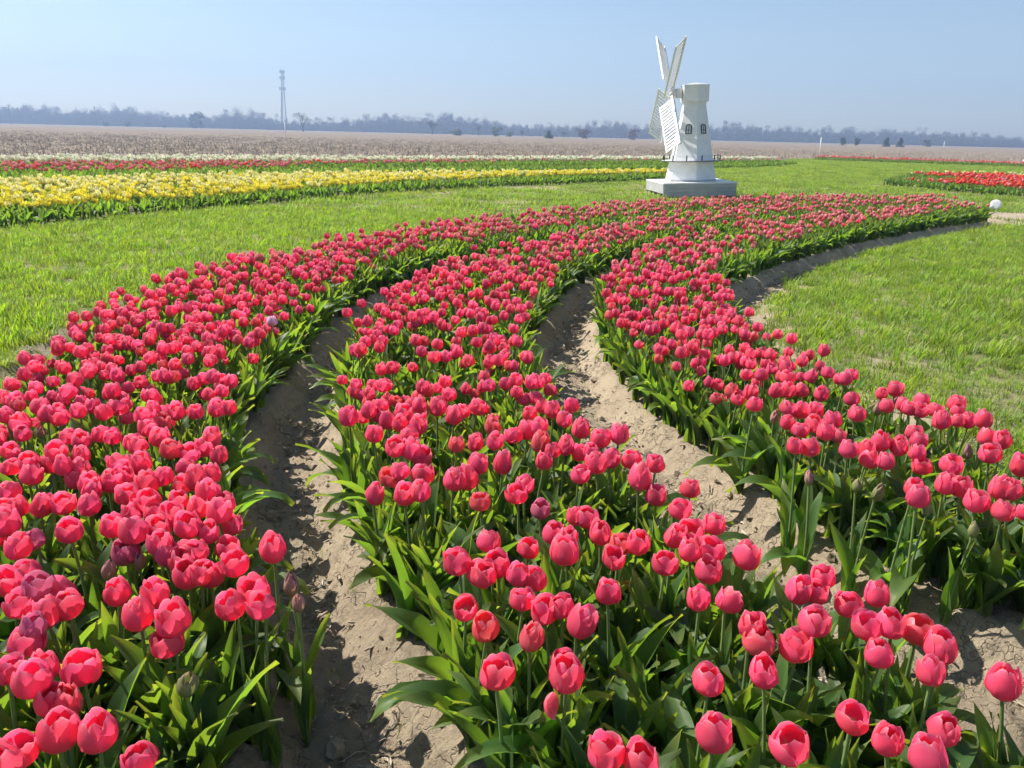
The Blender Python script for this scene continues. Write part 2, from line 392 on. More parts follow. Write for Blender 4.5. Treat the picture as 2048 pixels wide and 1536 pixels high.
turf_soil = ramp(nt, [(0.45, (0, 0, 0)), (0.62, (1, 1, 1))]); L.new(n3.outputs['Fac'], turf_soil.inputs['Fac'])
tcol = mixc(nt, turf_soil.outputs['Color'], gr.outputs['Color'], mixc(nt, 0.8, gr.outputs['Color'], sr.outputs['Color']))
ta = nt.nodes.new('ShaderNodeAttribute'); ta.attribute_name = 'turf'
L.new(mixc(nt, ta.outputs['Fac'], soil, tcol), b.inputs['Base Color'])
b.inputs['Roughness'].default_value = 0.95; b.inputs['Specular IOR Level'].default_value = 0.15
bp = nt.nodes.new('ShaderNodeBump'); bp.inputs['Strength'].default_value = 1.0; bp.inputs['Distance'].default_value = 0.028
hm = mixc(nt, 0.68, crack, n2.outputs['Fac']); L.new(hm, bp.inputs['Height']); L.new(bp.outputs['Normal'], b.inputs['Normal'])
gme.materials.append(m)
ground = obj('ground', gme); tag(ground, kind='structure')

# ------------------------------------------------------------------ stubble field behind the beds
mb = MB(); V = []; F = []
fx = np.concatenate([np.linspace(-60, 90, 61)])
rows = [0, 1.5, 4, 9, 20, 45, 100, 220, 420, 640]
for j, d in enumerate(rows):
    for i, x in enumerate(fx):
        s = 1 + d / 28.0
        V.append((x * s if d else x, float(field_front(x)) + d + (0.25 if j == 0 else 0) * math.sin(i * 2.1), 0.03 + (0.02 if 0 < j < 4 else 0) * math.sin(i * 1.7 + j)))
n = len(fx)
for j in range(len(rows) - 1):
    for i in range(n - 1): F.append((j*n+i, j*n+i+1, (j+1)*n+i+1, (j+1)*n+i))
mb.add(V, F)
m, nt, b, L = new_mat('corn_stubble'); M['stubble'] = m
tc = nt.nodes.new('ShaderNodeTexCoord')
n1 = noise(0.35, 8, 0.7); n2 = noise(9, 8, 0.8)
r = ramp(nt, [(0.3, (0.15, 0.112, 0.08)), (0.5, (0.245, 0.19, 0.14)), (0.72, (0.38, 0.31, 0.235))])
mm = node(nt, 'ShaderNodeMath', op='MULTIPLY_ADD'); mm.inputs[1].default_value = 0.6; L.new(n2.outputs['Fac'], mm.inputs[0])
m2 = node(nt, 'ShaderNodeMath', op='MULTIPLY'); m2.inputs[1].default_value = 0.4; L.new(n1.outputs['Fac'], m2.inputs[0]); L.new(m2.outputs[0], mm.inputs[2])
L.new(mm.outputs[0], r.inputs['Fac']); L.new(r.outputs['Color'], b.inputs['Base Color'])
b.inputs['Roughness'].default_value = 0.95; b.inputs['Specular IOR Level'].default_value = 0.1
fo = obj('stubble_field', mb.mesh('stubble_field', m)); tag(fo, kind='structure')

# ------------------------------------------------------------------ scattering (uncountable stuff): points carry turn, size and kind
def source_collection(name, meshes):
    c = bpy.data.collections.new(name)
    for i, me in enumerate(meshes):
        o = bpy.data.objects.new('%s_%02d' % (name, i), me); c.objects.link(o)
    return c

def scatter(name, pts, rot, scl, kind, coll):
    me = bpy.data.meshes.new(name)
    me.vertices.add(len(pts)); me.vertices.foreach_set('co', np.asarray(pts, np.float32).ravel())
    for nm, tp, key, arr in (('turn', 'FLOAT_VECTOR', 'vector', rot), ('size', 'FLOAT', 'value', scl), ('pick', 'INT', 'value', kind)):
        at = me.attributes.new(nm, tp, 'POINT')
        at.data.foreach_set(key, np.asarray(arr, np.int32 if tp == 'INT' else np.float32).ravel())
    me.update()
    o = bpy.data.objects.new(name, me); col.objects.link(o)
    g = bpy.data.node_groups.new(name, 'GeometryNodeTree')
    g.interface.new_socket('Geometry', in_out='INPUT', socket_type='NodeSocketGeometry')
    g.interface.new_socket('Geometry', in_out='OUTPUT', socket_type='NodeSocketGeometry')
    gi = g.nodes.new('NodeGroupInput'); go = g.nodes.new('NodeGroupOutput')
    ip = g.nodes.new('GeometryNodeInstanceOnPoints'); ci = g.nodes.new('GeometryNodeCollectionInfo')
    ci.inputs['Collection'].default_value = coll; ci.inputs['Separate Children'].default_value = True; ci.inputs['Reset Children'].default_value = True
    def attr(nm, tp):
        a = g.nodes.new('GeometryNodeInputNamedAttribute'); a.data_type = tp; a.inputs['Name'].default_value = nm; return a.outputs['Attribute']
    er = g.nodes.new('FunctionNodeEulerToRotation')
    g.links.new(attr('turn', 'FLOAT_VECTOR'), er.inputs[0])
    g.links.new(gi.outputs[0], ip.inputs['Points']); g.links.new(ci.outputs[0], ip.inputs['Instance'])
    ip.inputs['Pick Instance'].default_value = True
    g.links.new(attr('pick', 'INT'), ip.inputs['Instance Index'])
    g.links.new(er.outputs[0], ip.inputs['Rotation']); g.links.new(attr('size', 'FLOAT'), ip.inputs['Scale'])
    g.links.new(ip.outputs[0], go.inputs[0])
    md = o.modifiers.new('scatter', 'NODES'); md.node_group = g
    tag(o, kind='stuff')
    return o

def spread_pts(x0, x1, y0, y1, step, seed):
    """jittered grid"""
    r = np.random.default_rng(seed)
    gx, gy = np.meshgrid(np.arange(x0, x1, step), np.arange(y0, y1, step))
    gx = gx + r.uniform(-.5, .5, gx.shape) * step; gy = gy + r.uniform(-.5, .5, gy.shape) * step
    return gx.ravel(), gy.ravel()
def in_view(x, y, m=1.0, near=-1):
    return (np.abs(x + 0.012*y) < 0.68 * np.maximum(y, 0) + m) & (y > near)

# ------------------------------------------------------------------ tulips: shapes
def petal(open_=0.0, hgt=0.064, rad=0.030, half=68, seed=0, pointed=0.0, inner=False, nu=6, nv=7):
    r = random.Random(seed); V = []; UV = []; F = []
    ph = r.uniform(0, 6.28); amp = r.uniform(.0006, .0016); tilt = r.uniform(-.04, .06); curl = r.uniform(-.002, .003)
    for j in range(nv + 1):
        v = j / nv
        # cup outline: belly low down, drawn in at the top unless open
        z = hgt * (v ** 1.12) * (1 - 0.04 * open_)
        belly = math.sin(min(1, v / 0.5) * math.pi / 2) ** 0.62
        neck = 1 - (0.46 - 0.60 * open_) * max(0, (v - 0.42) / 0.58) ** 1.9
        rr = 0.004 + (rad - 0.004) * belly * neck + tilt * 0.02 * v - (0.0026 if inner else 0)
        if v > 0.9: rr += curl * (v - 0.9) / 0.1
        lower = math.sin(math.pi / 2 * min(1, 0.16 + v / 0.55)) ** 0.7
        upper = 1 - (0.46 + 0.42 * pointed) * max(0, (v - 0.62) / 0.38) ** 2.0
        a = R(half) * lower * upper * (0.03 / max(rr, 0.018)) ** 0.35
        lobe = (0.010 + 0.012 * pointed) * hgt / .064
        for i in range(nu + 1):
            u = 2 * i / nu - 1
            rim = rr - 0.0014 * (1 - abs(u)) ** 2 * (1 if v > .3 else 0) + amp * math.sin(5 * u + ph + 3 * v) * v + 0.0018 * abs(u) ** 3 * v
            zz = z - lobe * (abs(u) ** 2.4) * v ** 3 + amp * 1.1 * math.sin(6.5 * u + ph) * (v > .8)
            V.append((rim * math.cos(u * a), rim * math.sin(u * a), zz)); UV.append((i / nu, v))
    for j in range(nv):
        for i in range(nu):
            q = j * (nu + 1) + i; F.append((q, q + 1, q + nu + 2, q + nu + 1))
    return MB().add(V, F, 0, UV)

def pistil_mb(s=1.0):
    mb = MB()
    mb.tube([(0, 0, -.003), (0, 0, .002), (0, 0, .006)], [.0035, .0058, .005], 6)
    mb.tube([(0, 0, .006), (0, 0, .022), (0, 0, .027)], [.0036, .0036, .0052], 5)
    return mb

def leaf_mb(length=.24, width=.05, lift=75, arch=40, twist=0, wave=.004, seed=0, droop=0.0, nu=4, nv=9, m=0):
    """tulip leaf: channelled, wavy, clasping at the foot; grows from the origin towards +x"""
    r = random.Random(seed); ph = r.uniform(0, 6.28); V = []; UV = []; F = []
    x, z = 0.004, -0.012; an = R(lift); ds = length / nv
    side = 0.0; bend = r.uniform(-.35, .35)
    for j in range(nv + 1):
        v = j / nv
        w = width * (0.28 + 0.72 * math.sin(math.pi * min(1, v ** 0.8 * 0.55 + 0.0)) if v < .45 else 1) if False else width * (max(0, math.sin(math.pi * (0.12 + 0.88 * v) ** 0.85)) ** 0.8)
        w = max(w, width * (0.42 if v < .2 else 0.015))
        ch = R(62) * (1 - v) ** 1.1 + R(14)          # how deep the channel is
        tw = R(twist) * v
        for i in range(nu + 1):
            u = 2 * i / nu - 1
            lx = abs(u) * w / 2 * math.sin(ch) ; ly = u * w / 2 * math.cos(ch)
            wv = wave * math.sin(9 * v + ph + (2.2 if u > 0 else 0)) * abs(u) ** 2
            # channel opens towards the stem (-normal)
            nx, nz = -math.sin(an), math.cos(an)
            o = lx + wv
            ox = ly * math.sin(tw) * .5
            V.append((x + nx * o * 1.0, side + ly * math.cos(tw), z + nz * o + ox)); UV.append((i / nu, v))
        an -= R(arch) / nv * (0.4 + 1.6 * v) + R(droop) / nv * max(0, v - .4) * 3
        x += math.cos(an) * ds; z += math.sin(an) * ds; side += bend * ds * v
    for j in range(nv):
        for i in range(nu):
            q = j * (nu + 1) + i; F.append((q, q + 1, q + nu + 2, q + nu + 1))
    return MB().add(V, F, m, UV)

def stem_mb(h, lean=(0, 0), r=.0036, n=6, k=5):
    pts = [(lean[0] * (i / k) ** 1.8, lean[1] * (i / k) ** 1.8, -0.02 + (h + 0.02) * i / k) for i in range(k + 1)]
    return MB().tube(pts, [r * 1.25 - r * .3 * i / k for i in range(k + 1)], n, cap=False)

LEAF_ARGS = [dict(length=.285, width=0.065, lift=88, arch=26, twist=20, wave=.005, seed=1),
             dict(length=.300, width=0.072, lift=85, arch=40, twist=-25, wave=.006, seed=2),
             dict(length=.270, width=0.055, lift=90, arch=14, twist=35, wave=.004, seed=3),
             dict(length=.290, width=0.077, lift=78, arch=55, twist=10, wave=.008, seed=4),
             dict(length=.250, width=0.050, lift=90, arch=10, twist=-40, wave=.004, seed=5),
             dict(length=.300, width=0.079, lift=74, arch=70, twist=-15, wave=.009, seed=6, droop=40),
             dict(length=.280, width=0.062, lift=82, arch=34, twist=45, wave=.007, seed=7),
             dict(length=.275, width=0.060, lift=86, arch=20, twist=-10, wave=.005, seed=8),
             dict(length=.290, width=0.082, lift=68, arch=85, twist=20, wave=.010, seed=9, droop=60),
             dict(length=.260, width=0.048, lift=88, arch=24, twist=50, wave=.005, seed=10)]
leaf_meshes = [leaf_mb(**k).mesh('leaf', M['leaf']) for k in LEAF_ARGS]

# flower forms: (openness, height, radius, pointedness)
FORMS = [(0.20, .062, .0308, .06), (0.28, .060, .0315, .0), (0.36, .058, .0320, .0), (0.06, .067, .0298, .15), (0.48, .058, .0322, .05)]
petal_sets = []
for i, (op, hg, rd, pt) in enumerate(FORMS):
    petal_sets.append((
        [petal(op, hg * random.uniform(.95, 1.02), rd, 66, 40 + i * 10 + k, pt) for k in range(3)],
        [petal(op - .26, hg * random.uniform(.96, 1.05), rd * .97, 62, 80 + i * 10 + k, pt, True) for k in range(3)]))
petal_mesh = [([p.mesh('petal', M['petal']) for p in a], [p.mesh('petal', M['petal']) for p in c]) for a, c in petal_sets]
bud_petal = petal(-.8, .056, .0165, 66, 7, .9)
bud_mesh = bud_petal.mesh('petal', M['petal_bud'])
pistil_mesh = pistil_mb().mesh('flower', M['pistil'])
stem_forms = [(0, 0), (.02, .005), (-.012, .018), (.008, -.022), (-.02, -.008), (.03, -.01)]
STEM_H = .30
stem_meshes = [stem_mb(STEM_H, l).mesh('stem', M['stem']) for l in stem_forms]

def flower_mb(form, mats=(0, 1), scale=1.0):
    mb = MB(); a, c = petal_sets[form]
    for k in range(3):
        mb.merge(a[k], Matrix.Rotation(R(120 * k), 4, 'Z'), mats[0]); mb.merge(c[k], Matrix.Rotation(R(60 + 120 * k), 4, 'Z'), mats[0])
    return mb

def coarse_flower(op, hg, rd, pt, seed, mi=0, nu=3, nv=4, half=66):
    mb = MB()
    for k in range(6):
        mb.merge(petal(op - (.22 if k >= 3 else 0), hg * random.uniform(.94, 1.04), rd * (1 if k < 3 else .96) * random.uniform(.94, 1.05), half, seed + k, pt, k >= 3, nu, nv), Matrix.Rotation(R(120 * k + (60 if k >= 3 else 0)), 4, 'Z'), mi)
    return mb

def whole_tulip(h, petal_m, seed, coarse=True, form=None, leaves=3, leaf_scale=1.0, wide=1.0, nlv=6, tilt=9, nlu=2):
    """one joined plant, base at the origin"""
    r = random.Random(seed); mb = MB()
    lean = (r.uniform(-.03, .03), r.uniform(-.03, .03))
    mb.merge(stem_mb(h, lean, .0034, 4, 3), None, 1)
    op, hg, rd, pt = form or FORMS[r.choice([0, 1, 1, 2, 2, 3])]
    fl = coarse_flower(op, hg, rd, pt, seed * 13) if coarse else flower_mb(r.randrange(5))
    mat = Matrix.Translation((lean[0], lean[1], h)) @ Matrix.Rotation(R(r.uniform(-tilt, tilt)), 4, 'X') @ Matrix.Rotation(R(r.uniform(-tilt, tilt)), 4, 'Y') @ Matrix.Rotation(r.uniform(0, 6.28), 4, 'Z') @ Matrix.Scale(wide, 4)
    mb.merge(fl, mat, 0)
    a0 = r.uniform(0, 6.28)
    for k in range(leaves):
        kw = dict(r.choice(LEAF_ARGS)); kw['length'] *= leaf_scale * r.uniform(.85, 1.1); kw['width'] *= leaf_scale ** .5; kw['nu'] = nlu; kw['nv'] = nlv; kw['seed'] = r.randrange(9999)
        mb.merge(leaf_mb(**kw), Matrix.Rotation(a0 + k * 6.28 / leaves + r.uniform(-.5, .5), 4, 'Z'), 2)
    return mb.mesh('tulip_form', [petal_m, M['stem'], M['leaf']])

def rosette(n, seed, scale=1.0, nu=4, nv=8):
    r = random.Random(seed); mb = MB(); a0 = r.uniform(0, 6.28)
    for k in range(n):
        kw = dict(r.choice(LEAF_ARGS)); kw['length'] *= scale * r.uniform(.8, 1.1); kw['nu'] = nu; kw['nv'] = nv; kw['seed'] = r.randrange(9999)
        mb.merge(leaf_mb(**kw), Matrix.Rotation(a0 + k * 6.28 / n + r.uniform(-.6, .6), 4, 'Z') , 0)
    return mb.mesh('leaf_form', M['leaf'])

# ------------------------------------------------------------------ pink tulips one by one: x, y, stem height, bed, state
TULIPS = [(-1.707,2.422,0.301,'L','t'),(-1.596,2.344,0.306,'L','t'),(-1.566,2.285,0.294,'L','t'),(-1.636,2.491,0.305,'L','t'),(-1.554,2.402,0.312,'L','t'),(-1.508,2.403,0.305,'L','t'),(-1.46,2.432,0.32,'L','t'),(-1.491,2.561,0.288,'L','t'),(-1.39,2.47,0.301,'L','t'),(-1.383,2.54,0.291,'L','t'),(-1.322,2.3,0.29,'L','t'),(-1.263,2.272,0.298,'L','t'),(-1.398,2.25,0.303,'L','t'),(-1.334,2.208,0.305,'L','t'),(-1.509,2.134,0.307,'L','t'),(-1.331,2.071,0.329,'L','t'),(-1.268,2.076,0.311,'L','t'),(-1.471,2.067,0.279,'L','t'),(-1.39,2.039,0.303,'L','t'),(-1.358,1.97,0.292,'L','t'),(-1.34,2.053,0.293,'L','t'),(-1.263,1.99,0.317,'L','t'),(-1.24,2.016,0.297,'L','t'),(-1.236,2.0,0.275,'L','t'),(-1.159,1.915,0.304,'L','t'),(-1.349,1.874,0.296,'L','t'),(-1.281,1.8,0.285,'L','t'),(-1.223,1.796,0.288,'L','t'),(-1.171,1.815,0.292,'L','t'),(-1.089,1.788,0.3,'L','t'),(-1.141,1.885,0.294,'L','t'),(-1.23,1.676,0.301,'L','t'),(-1.041,1.62,0.324,'L','t'),(-1.148,1.588,0.29,'L','t'),(-1.139,1.641,0.29,'L','m'),(-1.305,1.783,0.297,'L','t'),(-1.226,2.405,0.314,'L','t'),(-1.182,2.412,0.291,'L','t'),(-1.222,2.467,0.319,'L','t'),(-1.213,2.524,0.283,'L','t'),(-1.173,2.531,0.287,'L','t'),(-1.095,2.509,0.299,'L','t'),(-1.04,2.563,0.289,'L','t'),(-1.004,2.571,0.292,'L','t'),(-1.18,2.322,0.306,'L','t'),(-1.106,2.241,0.309,'L','t'),(-1.183,2.216,0.301,'L','t'),(-1.152,2.197,0.296,'L','t'),(-1.02,2.128,0.317,'L','t'),(-0.966,2.134,0.305,'L','t'),(-0.954,2.191,0.297,'L','t'),(-0.934,2.225,0.316,'L','t'),(-0.89,2.157,0.288,'L','t'),(-1.135,2.04,0.302,'L','t'),(-1.062,2.03,0.309,'L','t'),(-1.092,1.968,0.3,'L','t'),(-1.118,1.942,0.293,'L','t'),(-0.972,1.96,0.305,'L','t'),(-1.0,1.93,0.293,'L','t'),(-0.951,2.063,0.292,'L','t'),(-0.915,1.965,0.287,'L','t'),(-0.853,1.913,0.317,'L','t'),(-0.857,2.005,0.293,'L','t'),(-0.797,1.844,0.315,'L','t'),(-0.748,1.811,0.305,'L','t'),(-1.023,1.862,0.297,'L','t'),(-0.941,1.817,0.309,'L','t'),(-0.876,1.831,0.304,'L','t'),(-0.81,1.791,0.302,'L','t'),(-0.978,1.782,0.282,'L','t'),(-0.911,1.761,0.301,'L','t'),(-0.851,1.732,0.312,'L','t'),(-0.971,1.672,0.306,'L','t'),(-0.896,1.63,0.313,'L','t'),(-0.774,1.665,0.319,'L','t'),(-0.733,1.665,0.305,'L','t'),(-0.724,1.719,0.326,'L','t'),(-0.711,1.747,0.28,'L','t'),(-0.861,1.674,0.297,'L','t'),(-0.915,1.619,0.267,'L','m'),(-0.878,1.6,0.261,'L','b'),(-0.791,1.56,0.301,'L','t'),(-0.806,1.573,0.322,'L','t'),(-0.735,1.585,0.295,'L','t'),(-0.679,1.638,0.274,'L','t'),(-0.606,1.504,0.317,'L','t'),(-0.715,1.501,0.283,'L','t'),(-0.668,1.507,0.284,'L','t'),(-0.683,1.495,0.298,'L','t'),(-0.546,1.578,0.308,'L','lone'),(-0.75,1.551,0.293,'L','t'),(-1.067,1.438,0.302,'L','t'),(-1.081,1.525,0.276,'L','t'),(-0.976,1.384,0.322,'L','m'),(-0.927,1.397,0.299,'L','t'),(-0.823,1.402,0.302,'L','t'),(-0.736,1.387,0.308,'L','t'),(-0.994,1.359,0.302,'L','t'),(-0.895,1.348,0.303,'L','t'),(-0.54,1.435,0.288,'L','t'),(-0.561,1.373,0.299,'L','t'),(-0.499,1.365,0.306,'L','t'),(-0.927,1.551,0.264,'L','b'),(-1.601,2.423,0.248,'L','b'),(-1.397,2.373,0.251,'L','b'),(-0.733,1.312,0.304,'L','t'),(-0.658,1.299,0.307,'L','t'),(-0.919,1.313,0.303,'L','t'),(-0.669,1.282,0.267,'L','low'),(-0.926,1.241,0.293,'L','t'),(-0.92,1.261,0.315,'L','m'),(-0.896,1.149,0.304,'L','t'),(-0.843,1.16,0.3,'L','t'),(-0.802,1.077,0.345,'L','t'),(-0.761,1.151,0.311,'L','t'),(-0.774,1.068,0.311,'L','t'),(-0.746,1.071,0.302,'L','t'),(-0.778,0.988,0.287,'L','t'),(-0.647,0.988,0.315,'L','t'),(-0.723,1.003,0.299,'L','t'),(-0.567,0.962,0.301,'L','t'),(-0.754,0.919,0.313,'L','t'),(-0.592,1.177,0.263,'L','g'),(-0.492,1.521,0.253,'L','b'),(-0.461,1.465,0.25,'L','b'),(-0.538,2.398,0.327,'C','t'),(-0.497,2.528,0.307,'C','t'),(-0.47,2.552,0.287,'C','t'),(-0.464,2.589,0.31,'C','t'),(-0.445,2.32,0.302,'C','t'),(-0.414,2.444,0.3,'C','t'),(-0.372,2.412,0.309,'C','t'),(-0.379,2.528,0.303,'C','t'),(-0.353,2.17,0.326,'C','t'),(-0.325,2.32,0.303,'C','t'),(-0.314,2.405,0.303,'C','t'),(-0.302,2.162,0.315,'C','t'),(-0.275,2.173,0.293,'C','t'),(-0.325,2.574,0.313,'C','t'),(-0.266,2.588,0.299,'C','t'),(-0.197,2.466,0.315,'C','t'),(-0.129,2.641,0.289,'C','t'),(-0.322,2.041,0.305,'C','t'),(-0.341,2.055,0.279,'C','t'),(-0.252,2.032,0.294,'C','t'),(-0.371,1.893,0.3,'C','t'),(-0.284,1.885,0.306,'C','t'),(-0.235,1.861,0.326,'C','t'),(-0.168,2.208,0.324,'C','t'),(-0.114,2.318,0.283,'C','t'),(-0.063,2.449,0.29,'C','t'),(-0.046,2.257,0.316,'C','t'),(-0.16,1.976,0.306,'C','t'),(-0.115,2.028,0.282,'C','t'),(-0.1,2.091,0.306,'C','t'),(-0.024,2.133,0.285,'C','t'),(0.041,2.005,0.289,'C','t'),(0.024,1.953,0.284,'C','t'),(0.082,1.843,0.297,'C','m'),(-0.074,1.814,0.329,'C','t'),(0.012,2.342,0.305,'C','t'),(0.055,2.385,0.299,'C','t'),(0.094,2.35,0.333,'C','t'),(0.07,2.59,0.294,'C','t'),(0.093,2.282,0.298,'C','t'),(0.136,2.248,0.297,'C','t'),(0.102,2.135,0.305,'C','t'),(0.151,2.598,0.296,'C','t'),(-0.045,1.621,0.319,'C','t'),(0.047,1.646,0.296,'C','t'),(0.108,1.689,0.307,'C','t'),(-0.11,1.55,0.303,'C','t'),(-0.063,1.525,0.289,'C','t'),(-0.022,1.57,0.287,'C','t'),(0.022,1.515,0.299,'C','t'),(0.071,1.544,0.27,'C','t'),(-0.086,1.395,0.3,'C','t'),(0.035,1.419,0.301,'C','t'),(0.184,2.501,0.302,'C','t'),(0.23,2.408,0.299,'C','t'),(0.222,2.637,0.305,'C','t'),(0.299,2.342,0.295,'C','t'),(0.354,2.343,0.308,'C','t'),(0.224,2.268,0.279,'C','t'),(0.25,2.214,0.312,'C','t'),(0.308,2.202,0.289,'C','t'),(0.262,2.112,0.306,'C','t'),(0.376,2.188,0.294,'C','t'),(0.445,2.16,0.294,'C','t'),(0.203,2.082,0.29,'C','t'),(0.364,1.98,0.317,'C','t'),(0.413,1.956,0.286,'C','t'),(0.518,2.009,0.284,'C','t'),(0.461,1.851,0.303,'C','t'),(0.171,1.8,0.303,'C','t'),(0.207,1.788,0.301,'C','t'),(0.234,1.734,0.288,'C','t'),(0.273,1.674,0.292,'C','t'),(0.313,1.647,0.312,'C','t'),(0.252,1.618,0.287,'C','t'),(0.132,1.591,0.308,'C','t'),(0.404,1.689,0.309,'C','t'),(0.461,1.727,0.302,'C','t'),(0.534,1.798,0.284,'C','t'),(0.428,1.595,0.325,'C','t'),(0.491,1.641,0.302,'C','t'),(0.367,1.575,0.303,'C','t'),(0.463,1.55,0.295,'C','t'),(0.565,1.624,0.288,'C','t'),(0.221,1.454,0.297,'C','t'),(0.416,1.432,0.303,'C','t'),(0.475,1.445,0.289,'C','t'),(0.17,2.255,0.302,'C','t'),(0.14,1.657,0.315,'C','t'),(-0.039,1.311,0.306,'C','t'),(0.081,1.383,0.299,'C','o'),(0.116,1.375,0.314,'C','t'),(0.141,1.315,0.312,'C','t'),(0.046,1.265,0.312,'C','t'),(-0.016,1.186,0.29,'C','t'),(0.109,1.247,0.277,'C','t'),(0.111,1.162,0.31,'C','drop'),(0.165,0.988,0.301,'C','t'),(0.223,0.981,0.295,'C','t'),(0.719,1.526,0.306,'C','t'),(0.639,1.485,0.294,'C','t'),(0.683,1.487,0.292,'C','t'),(0.618,1.327,0.323,'C','t'),(0.756,1.462,0.279,'C','t'),(0.803,1.446,0.311,'C','t'),(0.737,1.334,0.313,'C','t'),(0.774,1.319,0.323,'C','t'),(0.836,1.337,0.303,'C','t'),(0.497,1.34,0.307,'C','t'),(0.51,1.303,0.288,'C','t'),(0.486,1.203,0.3,'C','t'),(0.584,1.304,0.273,'C','t'),(0.732,1.268,0.293,'C','t'),(0.852,1.276,0.3,'C','t'),(0.804,1.211,0.299,'C','t'),(0.924,1.183,0.294,'C','lone2'),(0.366,1.149,0.315,'C','t'),(0.616,1.115,0.279,'C','t'),(0.641,1.036,0.302,'C','t'),(0.75,1.071,0.295,'C','t'),(0.349,1.032,0.301,'C','t'),(0.474,1.026,0.301,'C','t'),(0.672,0.964,0.325,'C','t'),(0.942,2.892,0.286,'R','t'),(0.892,2.671,0.317,'R','t'),(1.02,2.837,0.318,'R','t'),(1.098,2.902,0.298,'R','t'),(1.155,2.925,0.292,'R','t'),(1.233,2.903,0.284,'R','t'),(1.404,3.099,0.289,'R','t'),(1.125,2.986,0.326,'R','t'),(1.287,3.182,0.272,'R','t'),(1.046,3.083,0.306,'R','t'),(1.328,2.84,0.291,'R','t'),(1.219,2.565,0.325,'R','t'),(1.012,2.679,0.304,'R','t'),(1.072,2.698,0.283,'R','t'),(0.98,2.556,0.293,'R','t'),(0.989,2.722,0.253,'R','b'),(1.113,2.663,0.302,'R','t'),(1.071,2.55,0.288,'R','t'),(1.143,2.566,0.296,'R','t'),(0.998,2.489,0.294,'R','t'),(1.064,2.424,0.306,'R','t'),(1.099,2.414,0.304,'R','t'),(0.925,2.31,0.303,'R','t'),(0.977,2.315,0.292,'R','t'),(1.073,2.267,0.31,'R','t'),(1.479,2.922,0.293,'R','t'),(1.556,2.972,0.289,'R','t'),(1.584,3.011,0.244,'R','b'),(1.418,2.746,0.296,'R','t'),(1.441,2.855,0.246,'R','b'),(1.522,2.827,0.275,'R','t'),(1.46,2.666,0.318,'R','t'),(1.575,2.801,0.308,'R','t'),(1.492,2.654,0.317,'R','t'),(1.589,2.723,0.295,'R','t'),(1.677,2.749,0.31,'R','t'),(1.666,2.707,0.303,'R','t'),(1.606,2.6,0.3,'R','t'),(1.501,2.513,0.323,'R','t'),(1.653,2.611,0.292,'R','t'),(1.677,2.573,0.307,'R','t'),(1.416,2.526,0.278,'R','t'),(1.347,2.372,0.307,'R','t'),(1.223,2.364,0.298,'R','t'),(1.281,2.359,0.287,'R','t'),(1.162,2.321,0.292,'R','t'),(1.149,2.282,0.273,'R','t'),(1.187,2.237,0.286,'R','t'),(1.297,2.278,0.302,'R','t'),(1.313,2.253,0.266,'R','t'),(1.337,2.157,0.314,'R','t'),(1.153,2.002,0.313,'R','t'),(1.278,2.065,0.29,'R','t'),(1.328,2.064,0.281,'R','t'),(1.641,2.472,0.282,'R','t'),(1.681,2.452,0.283,'R','t'),(1.577,2.452,0.24,'R','b'),(1.498,2.224,0.328,'R','t'),(1.602,2.221,0.285,'R','t'),(1.394,1.999,0.31,'R','t'),(1.418,1.987,0.316,'R','t'),(1.31,1.957,0.288,'R','t'),(1.342,1.888,0.297,'R','t'),(1.13,1.935,0.309,'R','t'),(0.94,2.203,0.242,'R','b'),(1.043,2.112,0.266,'R','g'),(1.064,2.033,0.278,'R','g'),(1.202,1.997,0.249,'R','g'),(1.279,1.895,0.239,'R','g'),(-1.231,3.824,0.308,'L','pale')]

BEDNAME = {'L': 'left', 'C': 'middle', 'R': 'right'}
GROUP = {'L': 'pink tulips in the left bed', 'C': 'pink tulips in the middle bed', 'R': 'pink tulips in the right bed'}
SPECIAL = {
 'lone': 'pink tulip standing alone at the furrow edge of the left bed',
 'lone2': 'lone pink tulip leaning over dry soil at the far right front corner',
 'low': 'short pink tulip low over the dark leaves at the front of the left bed',
 'drop': 'tall pink tulip with one fallen petal hanging below its cup',
 'o': 'wide open ragged pink tulip among the front blooms of the middle bed',
 'pale': 'pale lilac tulip, the only light one in the left bed',
}
tz = ground_height(np.array([t[0] for t in TULIPS]), np.array([t[1] for t in TULIPS]))
order = {}
for b_ in 'LCR':
    # blooms of a bed from the front of the picture backwards: rows of blooms share a description
    for rank, i in enumerate(sorted([i for i, t in enumerate(TULIPS) if t[3] == b_], key=lambda i: TULIPS[i][1])):
        order[i] = rank
ORD = ['leftmost', 'second from the left', 'third from the left', 'fourth from the left', 'fifth from the left', 'sixth from the left']
RANK = ['nearest', 'second nearest', 'third nearest', 'fourth nearest', 'fifth nearest']
LABELS = {}
